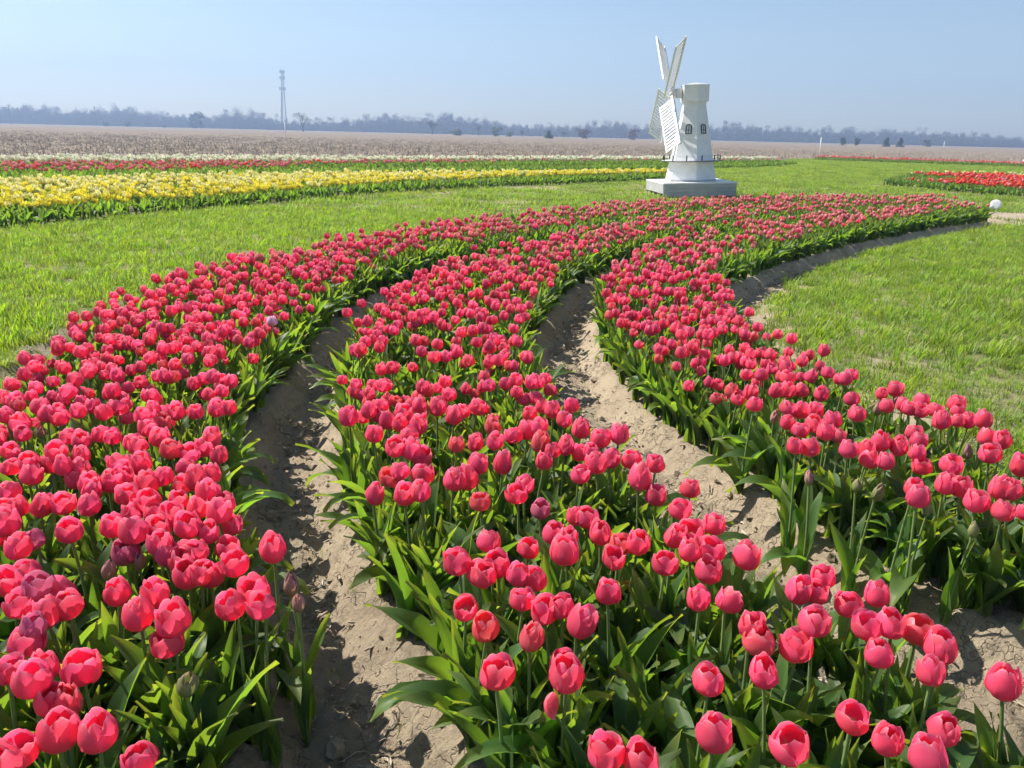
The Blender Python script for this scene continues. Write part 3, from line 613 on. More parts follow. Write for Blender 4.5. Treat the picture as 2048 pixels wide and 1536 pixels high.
for b_ in 'LCR':
    ids = sorted([i for i, t in enumerate(TULIPS) if t[3] == b_ and t[4] == 't'], key=lambda i: TULIPS[i][1])
    for k in range(5):                     # front ranks of six blooms, told apart from left to right
        for q, i in enumerate(sorted(ids[6*k:6*k+6], key=lambda i: TULIPS[i][0] / TULIPS[i][1])):
            LABELS[i] = ('pink tulip, %s in the %s rank of the %s bed' % (ORD[q], RANK[k], BEDNAME[b_]), 'nearest pink tulips of the %s bed' % BEDNAME[b_])
    left_e, right_e = {'L': (LL, LR), 'C': (CL, CR), 'R': (RL, RR)}[b_]
    rest = ids[30:]
    for n_, i in enumerate(rest):
        x, y = TULIPS[i][0], TULIPS[i][1]
        xl = np.interp(y, left_e[:, 1], left_e[:, 0]); xr = np.interp(y, right_e[:, 1], right_e[:, 0]); t = (x - xl) / max(.1, xr - xl)
        where = ('along the outer grass edge' if b_ == 'L' else 'along the left furrow') if t < .3 else (('along the outer grass edge' if b_ == 'R' else 'along the right furrow') if t > .7 else 'in the crowded middle')
        depth = ('behind the front ranks', 'halfway back', 'far back')[min(2, n_ * 3 // max(1, len(rest)))]
        LABELS[i] = ('pink tulip %s of the %s bed, %s' % (where, BEDNAME[b_], depth), 'pink tulips %s of the %s bed, %s' % (where, BEDNAME[b_], depth))
tulip_xy = []
for i, (x, y, h, bed, st) in enumerate(TULIPS):
    r = random.Random(1000 + i)
    z0 = float(tz[i])
    rt = empty('tulip', (x, y, z0), 0)
    k = r.randrange(len(stem_forms)); rz = r.uniform(0, 6.28); sc = (h - z0) / STEM_H
    lx, ly = stem_forms[k]
    # the foot stands aside so that the flower comes out where it grows
    ox = lx * math.cos(rz) - ly * math.sin(rz); oy = lx * math.sin(rz) + ly * math.cos(rz)
    rt.location = (x - ox, y - oy, z0)
    obj('stem', stem_meshes[k], rt, (0, 0, 0), (0, 0, rz), (1, 1, sc))
    is_bud = st in ('b', 'g')
    form = 4 if st == 'o' else r.choice([0, 0, 0, 1, 1, 1, 2, 2, 3, 3, 4])
    if st in ('drop',): form = 3
    sz = r.uniform(.84, 1.10) * (1.1 if st == 'drop' else 1)
    fl = obj('flower' if not is_bud else 'flower_bud', pistil_mesh, rt, (ox, oy, h - z0 - .001), (R(r.gauss(0, 7)), R(r.gauss(0, 7)), r.uniform(0, 6.28)), (sz * r.uniform(.93, 1.06), sz * r.uniform(.93, 1.06), sz * r.uniform(.90, 1.12)))
    tint = {'m': 'petal_mauve', 'pale': 'petal_pale', 'g': 'petal_green', 'b': 'petal_bud'}.get(st)
    if tint is None and r.random() < .05: tint = 'petal_coral'
    for q in range(6 if not is_bud else 3):
        me = bud_mesh if is_bud else petal_mesh[form][q // 3][r.randrange(3)]
        p = obj('petal', me, fl, (0, 0, 0), (R(r.gauss(0, 1.6)), R(r.gauss(0, 3)), R(120 * q + (60 if q >= 3 else 0) + r.uniform(-9, 9))), (1, 1, r.uniform(.93, 1.06)))
        if tint and not (is_bud and st == 'b'):
            p.material_slots[0].link = 'OBJECT'; p.material_slots[0].material = M[tint]
    if st == 'drop':
        obj('petal', petal_mesh[0][0][0], fl, (-.012, -.016, -.012), (R(10), R(155), R(40)), .8)['label'] = 'loose petal hanging below the cup'
    a0 = r.uniform(0, 6.28); nl = r.choice([3, 4]) if not is_bud else 2
    for q in range(nl):
        obj('leaf', leaf_meshes[r.randrange(10)], rt, (0, 0, 0), (0, 0, a0 + q * 6.28 / nl + r.uniform(-.5, .5)), r.uniform(.88, 1.16))
    if st in SPECIAL: lab = SPECIAL[st]; grp = None
    elif st == 'g': lab = 'green closed tulip bud among the leaves of the %s bed' % BEDNAME[bed]; grp = 'green buds in the %s bed' % BEDNAME[bed]
    elif st == 'b': lab = 'dusky closed tulip bud between the open blooms of the %s bed' % BEDNAME[bed]; grp = 'dusky buds in the %s bed' % BEDNAME[bed]
    elif st == 'm': lab = 'darker mauve tulip among the pink ones of the %s bed' % BEDNAME[bed]; grp = 'mauve tulips in the %s bed' % BEDNAME[bed]
    else:
        lab, grp = LABELS[i]
        if tint: lab = lab.replace('pink tulip', 'coral pink tulip')
    tag(rt, lab, 'tulip', grp)
    tulip_xy.append((x, y))
tulip_xy = np.array(tulip_xy)

# ------------------------------------------------------------------ the thousands of pink tulips behind them
def project(x, y, z):
    p = np.stack([x, y, z - EYE], -1); f = np.array(_f); rr = np.array(_r); uu = np.array(_u)
    d = p @ f; return 1024 + 1537 * (p @ rr) / d, 768 - 1537 * (p @ uu) / d, d
src = [whole_tulip(r_, M['petal'], 300 + i, True, None, 3) for i, r_ in enumerate(np.linspace(.265, .335, 10))]
src += [whole_tulip(.29, M['petal_coral'], 330 + i, True, None, 3) for i in range(2)]
src += [whole_tulip(.30, M['petal_salmon'], 340 + i, True, None, 3) for i in range(4)]
c_tul = source_collection('far_tulip', src)
c_ros = source_collection('leaf_clump', [rosette(3 + i % 3, 500 + i, 1.0, 4, 8) for i in range(10)])
c_ros2 = source_collection('edge_clump', [rosette(4, 560 + i, 1.05, 4, 9) for i in range(6)])
pts = []; lv = []; ed = []
for bi, (bn, poly) in enumerate(BED.items()):
    X, Y = spread_pts(poly[:, 0].min(), poly[:, 0].max(), .2, 16, .074, 60 + bi)
    k = inside(X, Y, poly) & (edge_dist(X, Y, poly) > .015); X, Y = X[k], Y[k]
    px, py, d = project(X, Y, np.full(X.shape, .33))
    lim = np.where((bn == 'R') & (px > 1488), 745, 803)
    explicit = (py > lim) & (px > -25) & (px < 2075) | (py > 1500) | (d < .6)
    lv.append(np.stack([X, Y], -1)[((py > 700) & (rng.random(X.shape) < .62) | (rng.random(X.shape) < np.interp(Y, [4, 9], [.3, .6]))) & (d > .35)])
    dens = fbm(X * 1.6, Y * 1.6, 3, 70 + bi)
    keep_p = np.interp(Y, [4, 6, 8, 10, 13], [.84, .68, .48, .34, .28]) * np.where(bn == 'L', .96, .84) * np.where(dens < .36, .55, 1)
    keep = (~explicit) & (rng.random(X.shape) < keep_p)
    if keep.any():
        q = np.stack([X, Y], -1)[keep]
        dm = np.sqrt(((q[:, None, :] - tulip_xy[None]) ** 2).sum(-1)).min(1)
        q = q[dm > .05]; pts.append(q)
    # leaf clumps leaning over the furrows
    X, Y = spread_pts(poly[:, 0].min(), poly[:, 0].max(), .5, 16, .085, 160 + bi)
    k = inside(X, Y, poly) & (edge_dist(X, Y, poly) < .10); ed.append(np.stack([X, Y], -1)[k])
pts = np.vstack(pts); lv = np.vstack(lv); ed = np.vstack(ed)
def place(p, dz=0.0): return np.column_stack([p, ground_height(p[:, 0], p[:, 1]) + dz])
def rots(n, tilt=.12, rg=rng): return np.column_stack([rg.normal(0, tilt, n), rg.normal(0, tilt, n), rg.uniform(0, 6.283, n)])
n = len(pts)
far = smooth(5.5, 11, pts[:, 1])
kind = rng.integers(0, 10, n); rn = rng.random(n)
kind = np.where(rn < .10 * (1 - far), rng.integers(10, 12, n), kind)
kind = np.where(rng.random(n) < (.35 + .5 * far) * (far > .02), rng.integers(12, 16, n), kind)
o = scatter('tulip_crowd', place(pts), rots(n, .07), rng.uniform(.75, .97, n), kind, c_tul)
tag(o, 'thousands of pink tulips filling the three curving beds behind the nearest blooms', 'tulips')
o = scatter('tulip_leaves', place(lv), rots(len(lv), .10), rng.uniform(.75, 1.08, len(lv)), rng.integers(0, 10, len(lv)), c_ros)
tag(o, 'dense green tulip leaves between the nearest stems', 'leaves')
o = scatter('edge_leaves', place(ed), rots(len(ed), .16), rng.uniform(.8, 1.1, len(ed)), rng.integers(0, 6, len(ed)), c_ros2)
tag(o, 'broad green tulip leaves hanging over the bed edges', 'leaves')
print('far tulips', n, 'leaf clumps', len(lv), len(ed))

# ------------------------------------------------------------------ turf
def tuft(nb, rad, hmin, hmax, wid, seed, seg=2, dry=.06):
    r = random.Random(seed); mb = MB()
    for _ in range(nb):
        a = r.uniform(0, 6.28); d = rad * math.sqrt(r.random()); x, y = d * math.cos(a), d * math.sin(a)
        h = r.uniform(hmin, hmax); la = r.uniform(0, 6.28); ln = h * r.uniform(.2, .9); w = wid * r.uniform(.7, 1.3)
        sx, sy = -math.sin(la) * w / 2, math.cos(la) * w / 2
        V = []; 
        for k in range(seg):
            t = k / seg; cx = x + math.cos(la) * ln * t ** 1.7; cy = y + math.sin(la) * ln * t ** 1.7; q = 1 - .5 * t
            V += [(cx - sx * q, cy - sy * q, h * t - .008), (cx + sx * q, cy + sy * q, h * t - .008)]
        V.append((x + math.cos(la) * ln, y + math.sin(la) * ln, h * (1 - .25 * ln / h)))
        F = [(2*k, 2*k+1, 2*k+3, 2*k+2) for k in range(seg - 1)] + [(2*seg-2, 2*seg-1, 2*seg)]
        mb.add(V, F, 1 if r.random() < dry else 0, [(0.5, k // 2 / seg) for k in range(2 * seg)] + [(.5, 1)])
    return mb.mesh('tuft_form', [M['grass'], M['grass_dry']])
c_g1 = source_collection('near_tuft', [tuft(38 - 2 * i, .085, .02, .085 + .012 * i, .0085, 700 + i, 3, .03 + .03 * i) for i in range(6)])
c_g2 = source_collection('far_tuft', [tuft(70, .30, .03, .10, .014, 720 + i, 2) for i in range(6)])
def free_of(x, y):
    ok = np.ones(x.shape, bool)
    for p in (YELLOW, REDWHITE, REDBED, REDROW): ok &= ~inside(x, y, p)
    ok &= ~(inside(x, y, np.array([(3.15,17.3),(5.0,17.4),(5.0,19.2),(3.1,19.2)])))
    return ok & (y < field_front(x))
X, Y = spread_pts(-8, 9, 2.2, 13, .074, 90)
d, i_ = soil_map(X, Y)
pn = fbm(X * 2.2, Y * 2.2, 4, 33); bare = fbm(X * .55, Y * .55, 3, 44)
dens = smooth(.22, np.where(X > 1, .5, .8), d + (pn - .5) * .6) * np.clip(1.2 - 1.9 * np.maximum(0, bare - .5) / .2 * (pn < .5), .6, 1)
k = (~i_) & in_view(X, Y, 1.2) & free_of(X, Y) & (d > .2) & (rng.random(X.shape) < dens * .95)
g = np.stack([X, Y], -1)[k]
# dirt road at the end of the bed stays bare
g = g[~inside(g[:, 0], g[:, 1], ROAD)]
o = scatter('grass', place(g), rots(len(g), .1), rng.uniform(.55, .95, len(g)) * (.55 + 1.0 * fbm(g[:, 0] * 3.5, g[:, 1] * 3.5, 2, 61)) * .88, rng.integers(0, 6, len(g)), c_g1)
tag(o, 'bright green grass either side of the curving tulip beds', 'grass')
X, Y = spread_pts(-26, 42, 12.6, 60, .27, 91)
d, i_ = soil_map(X, Y)
bare = fbm(X * .4, Y * .4, 3, 46)
k = (~i_) & in_view(X, Y, 2.5) & free_of(X, Y) & (d > .22) & (rng.random(X.shape) < np.where(bare > .64, .55, .98)) & ~inside(X, Y, ROAD)
g2 = np.stack([X, Y], -1)[k]
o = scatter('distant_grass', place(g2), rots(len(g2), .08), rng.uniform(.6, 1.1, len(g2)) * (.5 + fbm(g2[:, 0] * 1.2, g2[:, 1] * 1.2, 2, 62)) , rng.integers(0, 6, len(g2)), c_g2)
tag(o, 'mown green grass around the windmill', 'grass')
print('grass', len(g), len(g2))

# ------------------------------------------------------------------ clods, straw and weeds on the soil
def clod(seed):
    r = random.Random(seed); mb = MB(); V = []; F = []
    nlat, nlon = 4, 6
    V.append((0, 0, 1))
    for a in range(1, nlat):
        for c in range(nlon):
            t = math.pi * a / nlat; q = 2 * math.pi * c / nlon + .4 * a; s = r.uniform(.65, 1.2)
            V.append((s * math.sin(t) * math.cos(q), s * math.sin(t) * math.sin(q), s * math.cos(t) * .6))
    V.append((0, 0, -.6))
    for c in range(nlon): F.append((0, 1 + c, 1 + (c + 1) % nlon))
    for a in range(nlat - 2):
        for c in range(nlon):
            p = 1 + a * nlon; F.append((p + c, p + nlon + c, p + nlon + (c + 1) % nlon, p + (c + 1) % nlon))
    l = 1 + (nlat - 1) * nlon; p = 1 + (nlat - 2) * nlon
    for c in range(nlon): F.append((p + (c + 1) % nlon, p + c, l))
    mb.add(np.array(V) * .01, F); return mb.mesh('clod_form', M['clod'], False)
M['clod'] = plain('clod', (0.36, 0.285, 0.20), 0.95, 0.35, 60, 0.3)
def litter(seed):
    r = random.Random(seed); mb = MB(); L_ = r.uniform(.02, .07); a = r.uniform(-.5, .5)
    mb.tube([(-L_/2, 0, .002), (0, a * .012, .006 + r.uniform(0, .006)), (L_/2, 0, .002)], [.0012, .0018, .0008], 3)
    if seed % 2: # a curled dry leaf scrap
        V = [(t * .012, s * .006 * (1 - abs(t) * .5), .003 + .005 * abs(s) + .003 * t) for t in (-1.4, -.5, .5, 1.4) for s in (-1, 0, 1)]
        mb.add(V, [(q*3+c, q*3+c+1, q*3+c+4, q*3+c+3) for q in range(3) for c in range(2)])
    return mb.mesh('litter_form', M['straw'] if seed % 4 else M['straw_dark'])
c_cl = source_collection('clod', [clod(800 + i) for i in range(6)])
c_li = source_collection('litter', [litter(820 + i) for i in range(9)])
X, Y = spread_pts(-3.2, 4, .6, 9, .024, 95)
d, i_ = soil_map(X, Y)
wt = np.exp(-((d - .17) / .07) ** 2) + .12
k = (~i_) & (d < .5) & in_view(X, Y, .3) & (rng.random(X.shape) < wt * .36)
cp = np.stack([X, Y], -1)[k]
o = scatter('soil_clods', place(cp, .001), rots(len(cp), .5), np.clip(rng.lognormal(-.45, .6, len(cp)), .25, 2.8), rng.integers(0, 6, len(cp)), c_cl)
tag(o, 'crumbly clods of dry soil along the furrows', 'soil')
k = (~i_) & (d < .55) & in_view(X, Y, .3) & (rng.random(X.shape) < wt * .34 * smooth(.35, .6, fbm(X * 4, Y * 4, 2, 51)) * 2)
lp = np.stack([X, Y], -1)[k]
o = scatter('dry_litter', place(lp, .003), rots(len(lp), .25), rng.uniform(.5, 1.3, len(lp)), rng.integers(0, 9, len(lp)), c_li)
tag(o, 'bits of straw and dry leaf lying in the furrows', 'litter')
X, Y = spread_pts(-2.5, 3.4, .9, 6, .16, 97)
d, i_ = soil_map(X, Y)
k = (~i_) & (d > .03) & (d < .35) & (rng.random(X.shape) < .16)
wp = np.stack([X, Y], -1)[k]
o = scatter('furrow_weeds', place(wp), rots(len(wp), .1), rng.uniform(.35, .7, len(wp)), rng.integers(0, 6, len(wp)), source_collection('weed', [tuft(9, .035, .03, .09, .003, 740 + i, 3) for i in range(6)]))
tag(o, 'thin weeds sprouting from the furrow soil', 'weeds')
print('clods', len(cp), 'litter', len(lp))

# ------------------------------------------------------------------ yellow, red and white tulips
def far_form(pm, seed, h, wide, op):
    return whole_tulip(h, pm, seed, True, (op, .060, .030, .55), 4, .85, wide, 5, 14, 2)
def bed_points(poly, step, seed):
    X, Y = spread_pts(poly[:, 0].min(), poly[:, 0].max(), poly[:, 1].min(), poly[:, 1].max(), step, seed)
    k = inside(X, Y, poly) & in_view(X, Y, 1.0); return X[k], Y[k]
def plant_bed(poly, step, seed, kinds, name, label, singles):
    """kinds(x, y, rnd) -> index into meshes; the nearest ones stand as single plants, the rest as a mass"""
    X, Y = bed_points(poly, step, seed); r = np.random.default_rng(seed)
    kk = kinds(X, Y, r); ok = kk >= 0; X, Y, kk = X[ok], Y[ok], kk[ok]
    Z = ground_height(X, Y); used = np.zeros(len(X), bool)
    for lo, hi, n, nm, lab, grp in singles:
        c = np.where((kk >= lo) & (kk < hi) & in_view(X, Y, -.15))[0]; c = c[np.argsort(Y[c] ** 2 + X[c] ** 2)][:n]
        for i in c:
            o = obj(nm, MESHES[kk[i]], None, (X[i], Y[i], Z[i]), (r.normal(0, .06), r.normal(0, .06), r.uniform(0, 6.28)), r.uniform(.88, 1.1))
            tag(o, lab, 'tulip', grp)
        used[c] = True
    q = ~used; nq = q.sum()
    o = scatter(name, np.column_stack([X[q], Y[q], Z[q]]), rots(nq, .07, r), r.uniform(.88, 1.12, nq), kk[q], COLL)
    tag(o, label, 'tulips')
    print(name, nq, used.sum())
MESHES = [far_form(M['petal_yellow'], 900 + i, .17 + .02 * (i % 3), 1.45, .5) for i in range(4)]       # 0-3
MESHES += [far_form(M['petal_cream'], 910 + i, .19 + .02 * (i % 3), 1.45, .40) for i in range(4)]        # 4-7
MESHES += [far_form(M['petal_red'], 920 + i, .21 + .02 * (i % 3), 1.4, .35) for i in range(4)]          # 8-11
MESHES += [far_form(M['petal_white'], 930 + i, .24 + .02 * (i % 3), 1.9, .3) for i in range(4)]        # 12-15
MESHES += [far_form(M['petal_salmon'], 940 + i, .20 + .02 * (i % 3), 1.4, .2) for i in range(4)]         # 16-19
MESHES += [rosette(4, 950 + i, .9, 2, 5) for i in range(4)]                                              # 20-23
COLL = source_collection('bed_tulip', MESHES)

def k_yellow(x, y, r):
    e = edge_dist(x, y, YELLOW); front = np.interp(x, YELLOW[1:8, 0], YELLOW[1:8, 1]); dd = y - front
    k = np.where(r.random(x.shape) < .16 + .45 * smooth(2.2, 4.8, dd), r.integers(4, 8, x.shape), r.integers(0, 4, x.shape))
    k = np.where((r.random(x.shape) < .12) & (fbm(x * .9, y * .9, 2, 5) > .4), r.integers(20, 24, x.shape), k)
    gone = fbm(x * .8, y * .8, 3, 8) < .30
    return np.where((dd < .95) | gone, r.integers(20, 24, x.shape), k)
plant_bed(YELLOW, .155, 200, k_yellow, 'yellow_tulip_bed', 'yellow and cream tulips massed in the long bed left of the windmill',
   [(0, 4, 230, 'yellow_tulip', 'open yellow tulip in the near rows of the long yellow bed', 'yellow tulips in the long bed left of the windmill'),
    (4, 8, 120, 'cream_tulip', 'creamy pale tulip among the yellow ones in the long bed', 'cream tulips in the long bed left of the windmill')])
def k_rw(x, y, r):
    f_ = np.interp(x / y, [-.65, -.2, .33], [.82, .84, .93]); x = x / f_; y = y / f_
    fx_ = [-24, -16, -12, -9.4, -5.5, 2, 12.1, 16.5]; front = np.interp(x, fx_, [18, 15.5, 18.5, 21.5, 27, 31.5, 40.5, 47])
    bx = [-26, -18.2, -13.8, -7.5, 8.4, 16]; back = np.interp(x, bx, [22, 28.1, 32.3, 35.7, 45.6, 49.7])
    t = (y - front) / np.maximum(back - front, .5)
    k = np.where(r.random(x.shape) < .72, r.integers(12, 16, x.shape), np.where(r.random(x.shape) < .6, r.integers(16, 20, x.shape), r.integers(20, 24, x.shape)))
    redzone = (t < .70) & (t > .30) & (x < -4.5 + 4 * r.random(x.shape))
    k = np.where(redzone, np.where(r.random(x.shape) < .44, r.integers(20, 24, x.shape), np.where(r.random(x.shape) < .93, r.integers(16, 20, x.shape), r.integers(8, 12, x.shape))), k)
    leaf = (t <= .30) | ((t < .70) & ~redzone)
    path = (t > .28) & (t < .55) & (x > -8)
    k = np.where(leaf, r.integers(20, 24, x.shape), k)
    return np.where(path, -1, k)
plant_bed(REDWHITE, .21, 210, k_rw, 'red_and_white_tulip_bed', 'far rows of white and salmon red tulips along the stubble field',
   [(12, 16, 160, 'white_tulip', 'white tulip in the far row along the stubble field', 'white tulips along the stubble field'),
    (16, 20, 120, 'salmon_tulip', 'salmon tulip in front of the far white row', 'salmon tulips before the far white row')])
def k_red(x, y, r):
    t = fbm(x * .5, y * .35, 2, 15); back = y > np.interp(x, [11, 15, 20, 30], [28.2, 29.4, 29.5, 25.5])
    k = r.integers(8, 12, x.shape)
    k = np.where(r.random(x.shape) < .25, r.integers(16, 20, x.shape), k)
    k = np.where((t < .36) | (y < np.interp(x, [11.3, 13, 17], [24.9, 20.9, 16.5])), r.integers(20, 24, x.shape), k)
    return np.where(back, np.where(r.random(x.shape) < .12, r.integers(4, 8, x.shape), r.integers(20, 24, x.shape)), k)
plant_bed(REDBED, .20, 220, k_red, 'red_tulip_bed', 'bright red tulips massed in the bed at the right edge',
   [(8, 12, 200, 'red_tulip', 'bright red tulip in the bed at the right edge', 'red tulips in the bed at the right edge')])
def k_row(x, y, r):
    e = edge_dist(x, y, REDROW)
    return np.where(r.random(x.shape) < .65, np.where(r.random(x.shape) < .6, r.integers(16, 20, x.shape), r.integers(8, 12, x.shape)), r.integers(20, 24, x.shape))
plant_bed(REDROW, .26, 230, k_row, 'distant_red_tulip_row', 'thin distant row of red tulips in front of the stubble on the right', [])

# ------------------------------------------------------------------ corn stubble standing on the field
def stub(nb, rad, seed):
    r = random.Random(seed); mb = MB()
    for _ in range(nb):
        x, y = r.uniform(-rad, rad), r.uniform(-rad, rad); h = r.uniform(.03, .20); l = r.uniform(0, 6.28); q = r.uniform(0, .6) * h
        w = r.uniform(.008, .02)
        if r.random() < .45:
            mb.box((x, y, .03), (r.uniform(.1, .3), w * 1.6, .015), 0, Matrix.Rotation(l, 4, 'Z') @ Matrix.Rotation(r.uniform(-.4, .4), 4, 'Y'))
        else:
            mb.tube([(x, y, 0), (x + math.cos(l) * q, y + math.sin(l) * q, h)], [w, w * .6], 3, 0 if r.random() < .7 else 1)
    return mb.mesh('stub_form', [M['straw'], M['straw_dark']], False)
X, Y = spread_pts(-130, 140, 14, 210, 1.1, 240)
ff = field_front(np.clip(X, -60, 90)); k = (Y > ff + .3) & in_view(X, Y, 3) & (rng.random(X.shape) < np.clip(1.15 - (Y - ff) / 120, .06, 1))
sp = np.stack([X, Y], -1)[k]
o = scatter('corn_stubble', np.column_stack([sp, np.full(len(sp), .03)]), rots(len(sp), .05), rng.uniform(.8, 1.3, len(sp)) * (1 - .55 * smooth(30, 150, sp[:, 1])), rng.integers(0, 6, len(sp)), source_collection('stub', [stub(16, .6, 260 + i) for i in range(6)]))
tag(o, 'pale broken corn stubble covering the field behind the beds', 'stubble')
print('stubble', len(sp))

# ------------------------------------------------------------------ trees
def branch_tree(height, seed, spread=.55, trunk=.25, depth=5, fork=3, twigs=True, leafm=None, nleaf=0, lsize=.3, r0=None, lift=.12):
    """bare tree: returns (trunk+limbs, twigs/leaves)"""
    r = random.Random(seed); wood = MB(); tw = MB(); r0 = r0 or height * .018
    def grow(p, d, ln, rad, lev):
        q = p + d * ln; mid = p + d * ln * .5 + Vector((r.uniform(-1, 1), r.uniform(-1, 1), r.uniform(-.3, .5))) * ln * .07
        (wood if lev < 3 else tw).tube([p, mid, q], [rad, rad * .8, rad * .6], 4 if lev < 2 else 3, cap=False)
        if lev >= depth:
            for _ in range(nleaf):
                c = q + Vector((r.gauss(0, 1), r.gauss(0, 1), r.gauss(0, 1))) * ln * .5
                a = Vector((r.uniform(-1, 1), r.uniform(-1, 1), r.uniform(-1, 1))).normalized(); b_ = a.cross(Vector((r.uniform(-1, 1), r.uniform(-1, 1), 1))).normalized()
                s = lsize * r.uniform(.5, 1.2)
                tw.add([tuple(c - a*s), tuple(c + b_*s*.6), tuple(c + a*s), tuple(c - b_*s*.6)], [(0, 1, 2, 3)], 1)
            return
        n = fork + (1 if r.random() < .4 else 0)
        for k in range(n):
            an = 6.283 * k / n + r.uniform(-.7, .7); t = r.uniform(.25, .75) * spread * 1.6
            ref = d.cross(Vector((0, 0, 1)) if abs(d.z) < .95 else Vector((1, 0, 0))).normalized(); ot = d.cross(ref)
            nd = (d + (ref * math.cos(an) + ot * math.sin(an)) * t + Vector((0, 0, lift))).normalized()
            s0 = p.lerp(q, 1 if k < 2 else r.uniform(.55, 1))
            grow(s0, nd, ln * r.uniform(.62, .86), rad * .58, lev + 1)
    grow(Vector((0, 0, -.2)), Vector((r.uniform(-.05, .05), r.uniform(-.05, .05), 1)).normalized(), height * trunk, r0, 0)
    top = max(float(v[:, 2].max()) for v in tw.v); s = height / top
    for mbx in (wood, tw): mbx.v = [v * s for v in mbx.v]
    return wood, tw
def leaf_blob(mb, c, rx, rz, n, s, seed, m=0, shell=.55):
    r = random.Random(seed)
    for _ in range(n):
        d = Vector((r.gauss(0, 1), r.gauss(0, 1), r.gauss(0, 1))).normalized(); q = shell + (1 - shell) * r.random() ** .5
        q *= 1 + .18 * math.sin(5 * d.x + seed) * math.cos(4 * d.z)
        p = Vector(c) + Vector((d.x * rx * q, d.y * rx * q, d.z * rz * q))
        a = Vector((r.gauss(0, 1), r.gauss(0, 1), r.gauss(0, 1))).normalized(); b_ = a.cross(d + Vector((.01, .02, .03))).normalized(); k = s * r.uniform(.5, 1.3)
        mb.add([tuple(p - a*k), tuple(p + b_*k*.7), tuple(p + a*k), tuple(p - b_*k*.7)], [(0, 1, 2, 3)], m)
    return mb
def wood_form(seed, h):
    """bare forest tree: trunk, limbs and a feathery crown of thin twigs"""
    r = random.Random(seed); mb = MB(); w_ = h * r.uniform(.20, .30); cz = h * r.uniform(.52, .6)
    mb.tube([(0, 0, -.2), (r.uniform(-.2, .2), 0, h * .4), (0, r.uniform(-.2, .2), h * .8)], [h * .016, h * .011, h * .004], 5, 0)
    lobes = [(Vector((r.gauss(0, .45) * w_, r.gauss(0, .45) * w_, cz + r.uniform(-.28, .30) * h)), w_ * r.uniform(.45, .75)) for _ in range(7)]
    for c, rad in lobes:
        mb.tube([(0, 0, h * .25), tuple(Vector((0, 0, h * .4)).lerp(c, .6)), tuple(c)], [h * .007, h * .005, h * .002], 3, 0)
        for _ in range(85):
            d = Vector((r.gauss(0, 1), r.gauss(0, 1), r.gauss(0, 1))).normalized(); q = c + d * rad * r.random() ** .45
            e = (d * .8 + Vector((0, 0, .7)) + Vector((r.gauss(0, .4), r.gauss(0, .4), 0))).normalized() * h * r.uniform(.03, .085)
            s = e.cross(Vector((r.uniform(-1, 1), r.uniform(-1, 1), .3))).normalized() * h * .005
            mb.add([tuple(q - s), tuple(q + s), tuple(q + e + s * .3), tuple(q + e - s * .3)], [(0, 1, 2, 3)], 1)
    top = max(float(v[:, 2].max()) for v in mb.v); mb.v = [v * (h / top) for v in mb.v]
    return mb.mesh('wood_form', [M['bark'], M['twig']])
forms = [wood_form(1200 + i, 10.0) for i in range(12)]
forms += [leaf_blob(leaf_blob(MB(), (0, 0, 1.2), 2.8, 2.0, 500, .30, 1300 + i, 0, .2), (.8, .5, 3.0), 2.0, 2.2, 260, .26, 1310 + i, 0, .2).mesh('brush_form', M['twig']) for i in range(4)]
TX = np.array([0,60,130,200,280,350,430,480,530,560,600,650,700,800,860,900,960,1020,1080,1150,1200,1290,1430,1480,1530,1600,1700,1800,1900,1960,2048])
TH = np.array([36,39,30,36,36,27,26,37,32,22,20,24,28,36,34,38,32,25,21,28,31,28,30,36,32,28,30,29,30,26,22]) * .385
WX = (TX - 1036) / 1616.0 * 600
pw = []; pk = []; ps = []
for row, (yy, stp, f) in enumerate(((556, 5, .62), (570, 4.5, .78), (590, 4, .92), (610, 4, 1.0), (632, 7, 1.1))):
    for x in np.arange(-470, 470, stp):
        hh = np.interp(x * 600 / yy, WX, TH)
        x_ = x + random.uniform(-3, 3)
        pw.append((x_, yy + random.uniform(-9, 9), 0)); pk.append(random.randrange(12)); ps.append(hh / 10 * f * random.uniform(.62, 1.1) * yy / 600)
for yy, lo, hi in ((548, .5, .8), (575, .9, 1.35), (600, 1.1, 1.6), (620, 1.2, 1.75)):
    for x in np.arange(-470, 470, 3.4):
        hh = np.interp(x * 600 / yy, WX, TH) / 11
        pw.append((x + random.uniform(-2, 2), yy + random.uniform(-6, 6), 0)); pk.append(random.randrange(12, 16)); ps.append(random.uniform(lo, hi) * hh)
pw = np.array(pw); nn = len(pw)
o = scatter('woodland', pw, np.column_stack([np.zeros(nn), np.zeros(nn), rng.uniform(0, 6.28, nn)]), ps, pk, source_collection('wood', forms))
tag(o, 'hazy belt of leafless woodland across the horizon', 'woodland')

